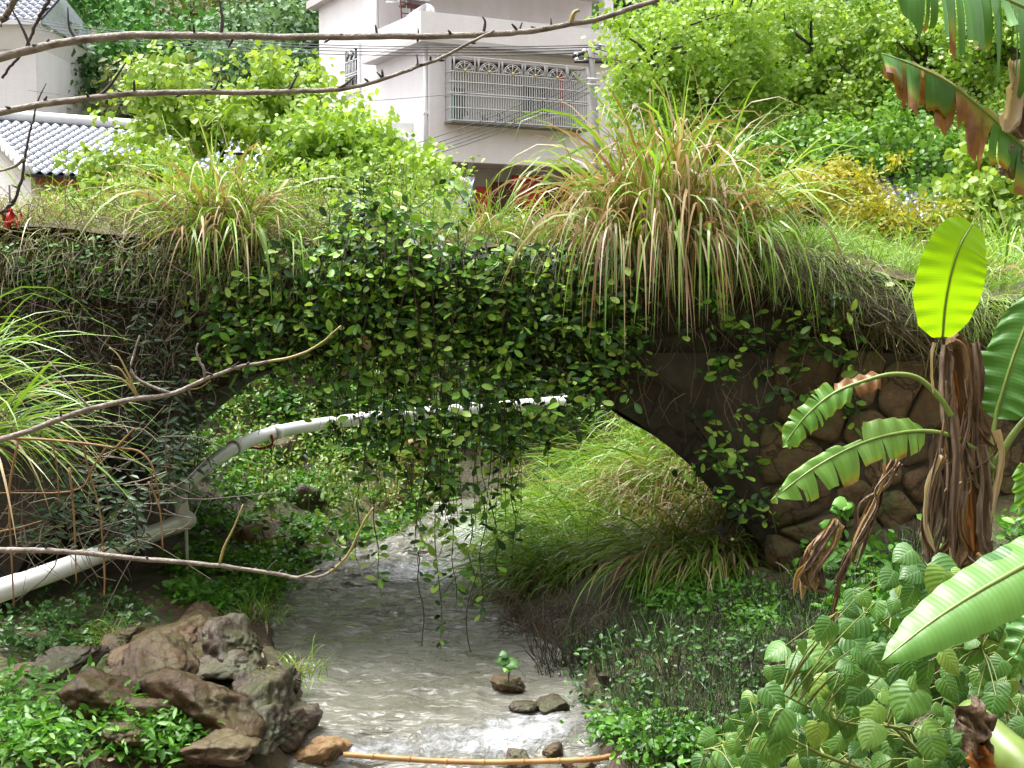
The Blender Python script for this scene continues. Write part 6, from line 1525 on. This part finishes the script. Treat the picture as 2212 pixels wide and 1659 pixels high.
# fallen banana stem at the bottom right corner
fs = thing('fallen_banana_stem', 'fallen rotting banana stem in the bottom right corner', 'banana stem', tuple(P(2150, 1600, 3.75))); o = np.array(fs.location)
c = curve(PA([(2085, 1535), (2140, 1590), (2200, 1650), (2270, 1720)], [3.9, 3.8, 3.7, 3.6]), 16) - o
MB().tube(c, np.linspace(.045, .075, 16), 14).build('stem', M['petiole'], fs)
for k, (pts, w0, mt) in enumerate((([(2080, 1525), (2105, 1560), (2140, 1585)], .06, 'banana_dead'), ([(2110, 1610), (2120, 1650), (2130, 1690)], .04, 'banana_sheath'), ([(2095, 1540), (2110, 1590), (2105, 1640)], .04, 'banana_dead'))): sheath(fs, pts, 3.66, w0, mt, 680 + k)

# ------------------------------------------------------------------ broad heart-leaved shrub, lower right
hb = thing('heart_leaf_shrub', 'broad heart leaved shrub filling the lower right corner', 'shrub', (1.35, 4.6, Hs(1.35, 4.6))); o = np.array(hb.location)
g = np.random.default_rng(77)
tm4 = [scatter(MB(), tmpl_heart(.9 + .06 * k, k), np.zeros((1, 3)), nv([0, 1, 0]), nv([0, 0, 1]), [1.0], [0]).mesh('leaf') for k in range(4)]
poly = [(1500, 1640), (1560, 1560), (1640, 1470), (1680, 1400), (1790, 1340), (1830, 1270), (1900, 1270), (1960, 1180), (2060, 1200), (2140, 1300), (2212, 1380), (2230, 1700), (1500, 1700)]
def inpoly(x, y, poly):
    c = False; j = len(poly) - 1
    for i in range(len(poly)):
        if (poly[i][1] > y) != (poly[j][1] > y) and x < (poly[j][0] - poly[i][0]) * (y - poly[i][1]) / (poly[j][1] - poly[i][1]) + poly[i][0]: c = not c
        j = i
    return c
stems = [([(2150, 1800), (2000, 1640), (1850, 1500), (1700, 1420)], 4.3), ([(2100, 1800), (1850, 1660), (1650, 1600), (1520, 1620)], 4.2), ([(2200, 1800), (2080, 1560), (1960, 1400), (1850, 1290)], 4.6), ([(2230, 1800), (2150, 1540), (2050, 1360), (1980, 1200)], 4.8), ([(2200, 1800), (2000, 1700), (1800, 1640), (1640, 1560)], 4.0), ([(2260, 1800), (2200, 1600), (2150, 1480), (2120, 1400)], 4.2), ([(2220, 1850), (2000, 1600), (1820, 1560), (1690, 1500)], 4.1)]
allst = []
sm = MB()
for pts, Y in stems:
    c = curve(PA(pts, [Y + .2, Y + .1, Y, Y - .05]), 24); allst.append(c); sm.tube(c - o, np.linspace(.010, .003, 24), 6)
allst = np.vstack(allst)
cnt = 0; tries = 0; placed = []
while cnt < 280 and tries < 6000:
    tries += 1
    px, py = g.uniform(1490, 2225), g.uniform(1170, 1690)
    if not inpoly(px, py, poly): continue
    Y = g.uniform(3.9, 4.7); sz = (g.uniform(.045, .085) if g.random() < .62 else g.uniform(.085, .135))
    rp = sz * FPX / Y * .5
    if sum(math.hypot(px - a, py - b_) < (rp + r_) * .36 for a, b_, r_ in placed) > 0: continue
    placed.append((px, py, rp)); cnt += 1
    p = P(px, py, Y)
    n_ = unit(nv(g.normal() * .35, -.62 + g.normal() * .25, .75)); d = unit(nv(-.25 + g.normal() * .7, -.35, -.75 + g.normal() * .3))
    fr = leaf_frames(d[None], n_[None])[0]
    ob = link('leaf', tm4[cnt % 4], M['heart'], hb, p - o); ob.rotation_mode = 'QUATERNION'
    ob.rotation_quaternion = Matrix(fr.tolist()).to_quaternion(); ob.scale = (sz,) * 3
    q = allst[np.argmin(np.linalg.norm(allst - p, axis=1))]
    sm.tube(curve([q - o, (q + p) / 2 - o + [0, 0, .02], p - o], 5), np.linspace(.0035, .0018, 5), 4, cap=False)
sm.build('stems', M['stem_green'], hb, kind='stuff')
# understorey of the same shrub, small and dark
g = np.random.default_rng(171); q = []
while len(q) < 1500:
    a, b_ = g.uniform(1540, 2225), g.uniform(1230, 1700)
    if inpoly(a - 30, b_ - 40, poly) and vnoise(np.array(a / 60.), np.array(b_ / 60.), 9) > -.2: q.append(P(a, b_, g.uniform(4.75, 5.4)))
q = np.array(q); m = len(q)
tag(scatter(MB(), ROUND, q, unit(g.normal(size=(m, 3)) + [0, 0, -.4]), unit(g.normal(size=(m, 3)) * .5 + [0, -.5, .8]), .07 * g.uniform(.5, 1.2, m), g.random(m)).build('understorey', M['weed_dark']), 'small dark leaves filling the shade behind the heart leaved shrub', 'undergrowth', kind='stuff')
tw = thing('bindweed', 'upright bright leafy bindweed beside the abutment under the torn leaf', 'weed', tuple(GP(1790, 1230))); o = np.array(tw.location); c = curve(PA([(1775, 1260), (1790, 1180), (1810, 1120), (1830, 1085)], 6.6), 14)
mb = MB().tube(c - o, .003, 5); mb.build('stem', M['stem_green'], tw); g = np.random.default_rng(4)
for k in range(16):
    q = c[g.integers(0, 14)] - o; d = unit(nv(g.normal(), -.4, -.5 + g.normal() * .5)); fr = leaf_frames(d[None], unit(nv(g.normal() * .3, -.7, .7))[None])[0]
    ob = link('leaf', tm4[k % 4], M['weed'], tw, q); ob.rotation_mode = 'QUATERNION'; ob.rotation_quaternion = Matrix(fr.tolist()).to_quaternion(); ob.scale = (g.uniform(.05, .085),) * 3
sp = thing('water_sprig', 'small leafy sprig growing on the midstream stone', 'sprig', tuple(P(1092, 1470, 6.75))); o = np.array(sp.location)
c = curve(PA([(1098, 1475), (1100, 1440), (1095, 1410)], 6.75), 8); MB().tube(c - o, .004, 5).build('stem', M['stem_vine'], sp)
for k in range(6):
    ob = link('leaf', tm4[k % 4], M['weed'], sp, c[4 + k % 4] - o); ob.rotation_mode = 'QUATERNION'
    ob.rotation_quaternion = Matrix(leaf_frames(unit(nv(math.cos(k * 1.1), -.5 + .4 * math.sin(k), -.2))[None], nv(0, -.6, .8)[None])[0].tolist()).to_quaternion(); ob.scale = (.05 + .012 * (k % 3),) * 3
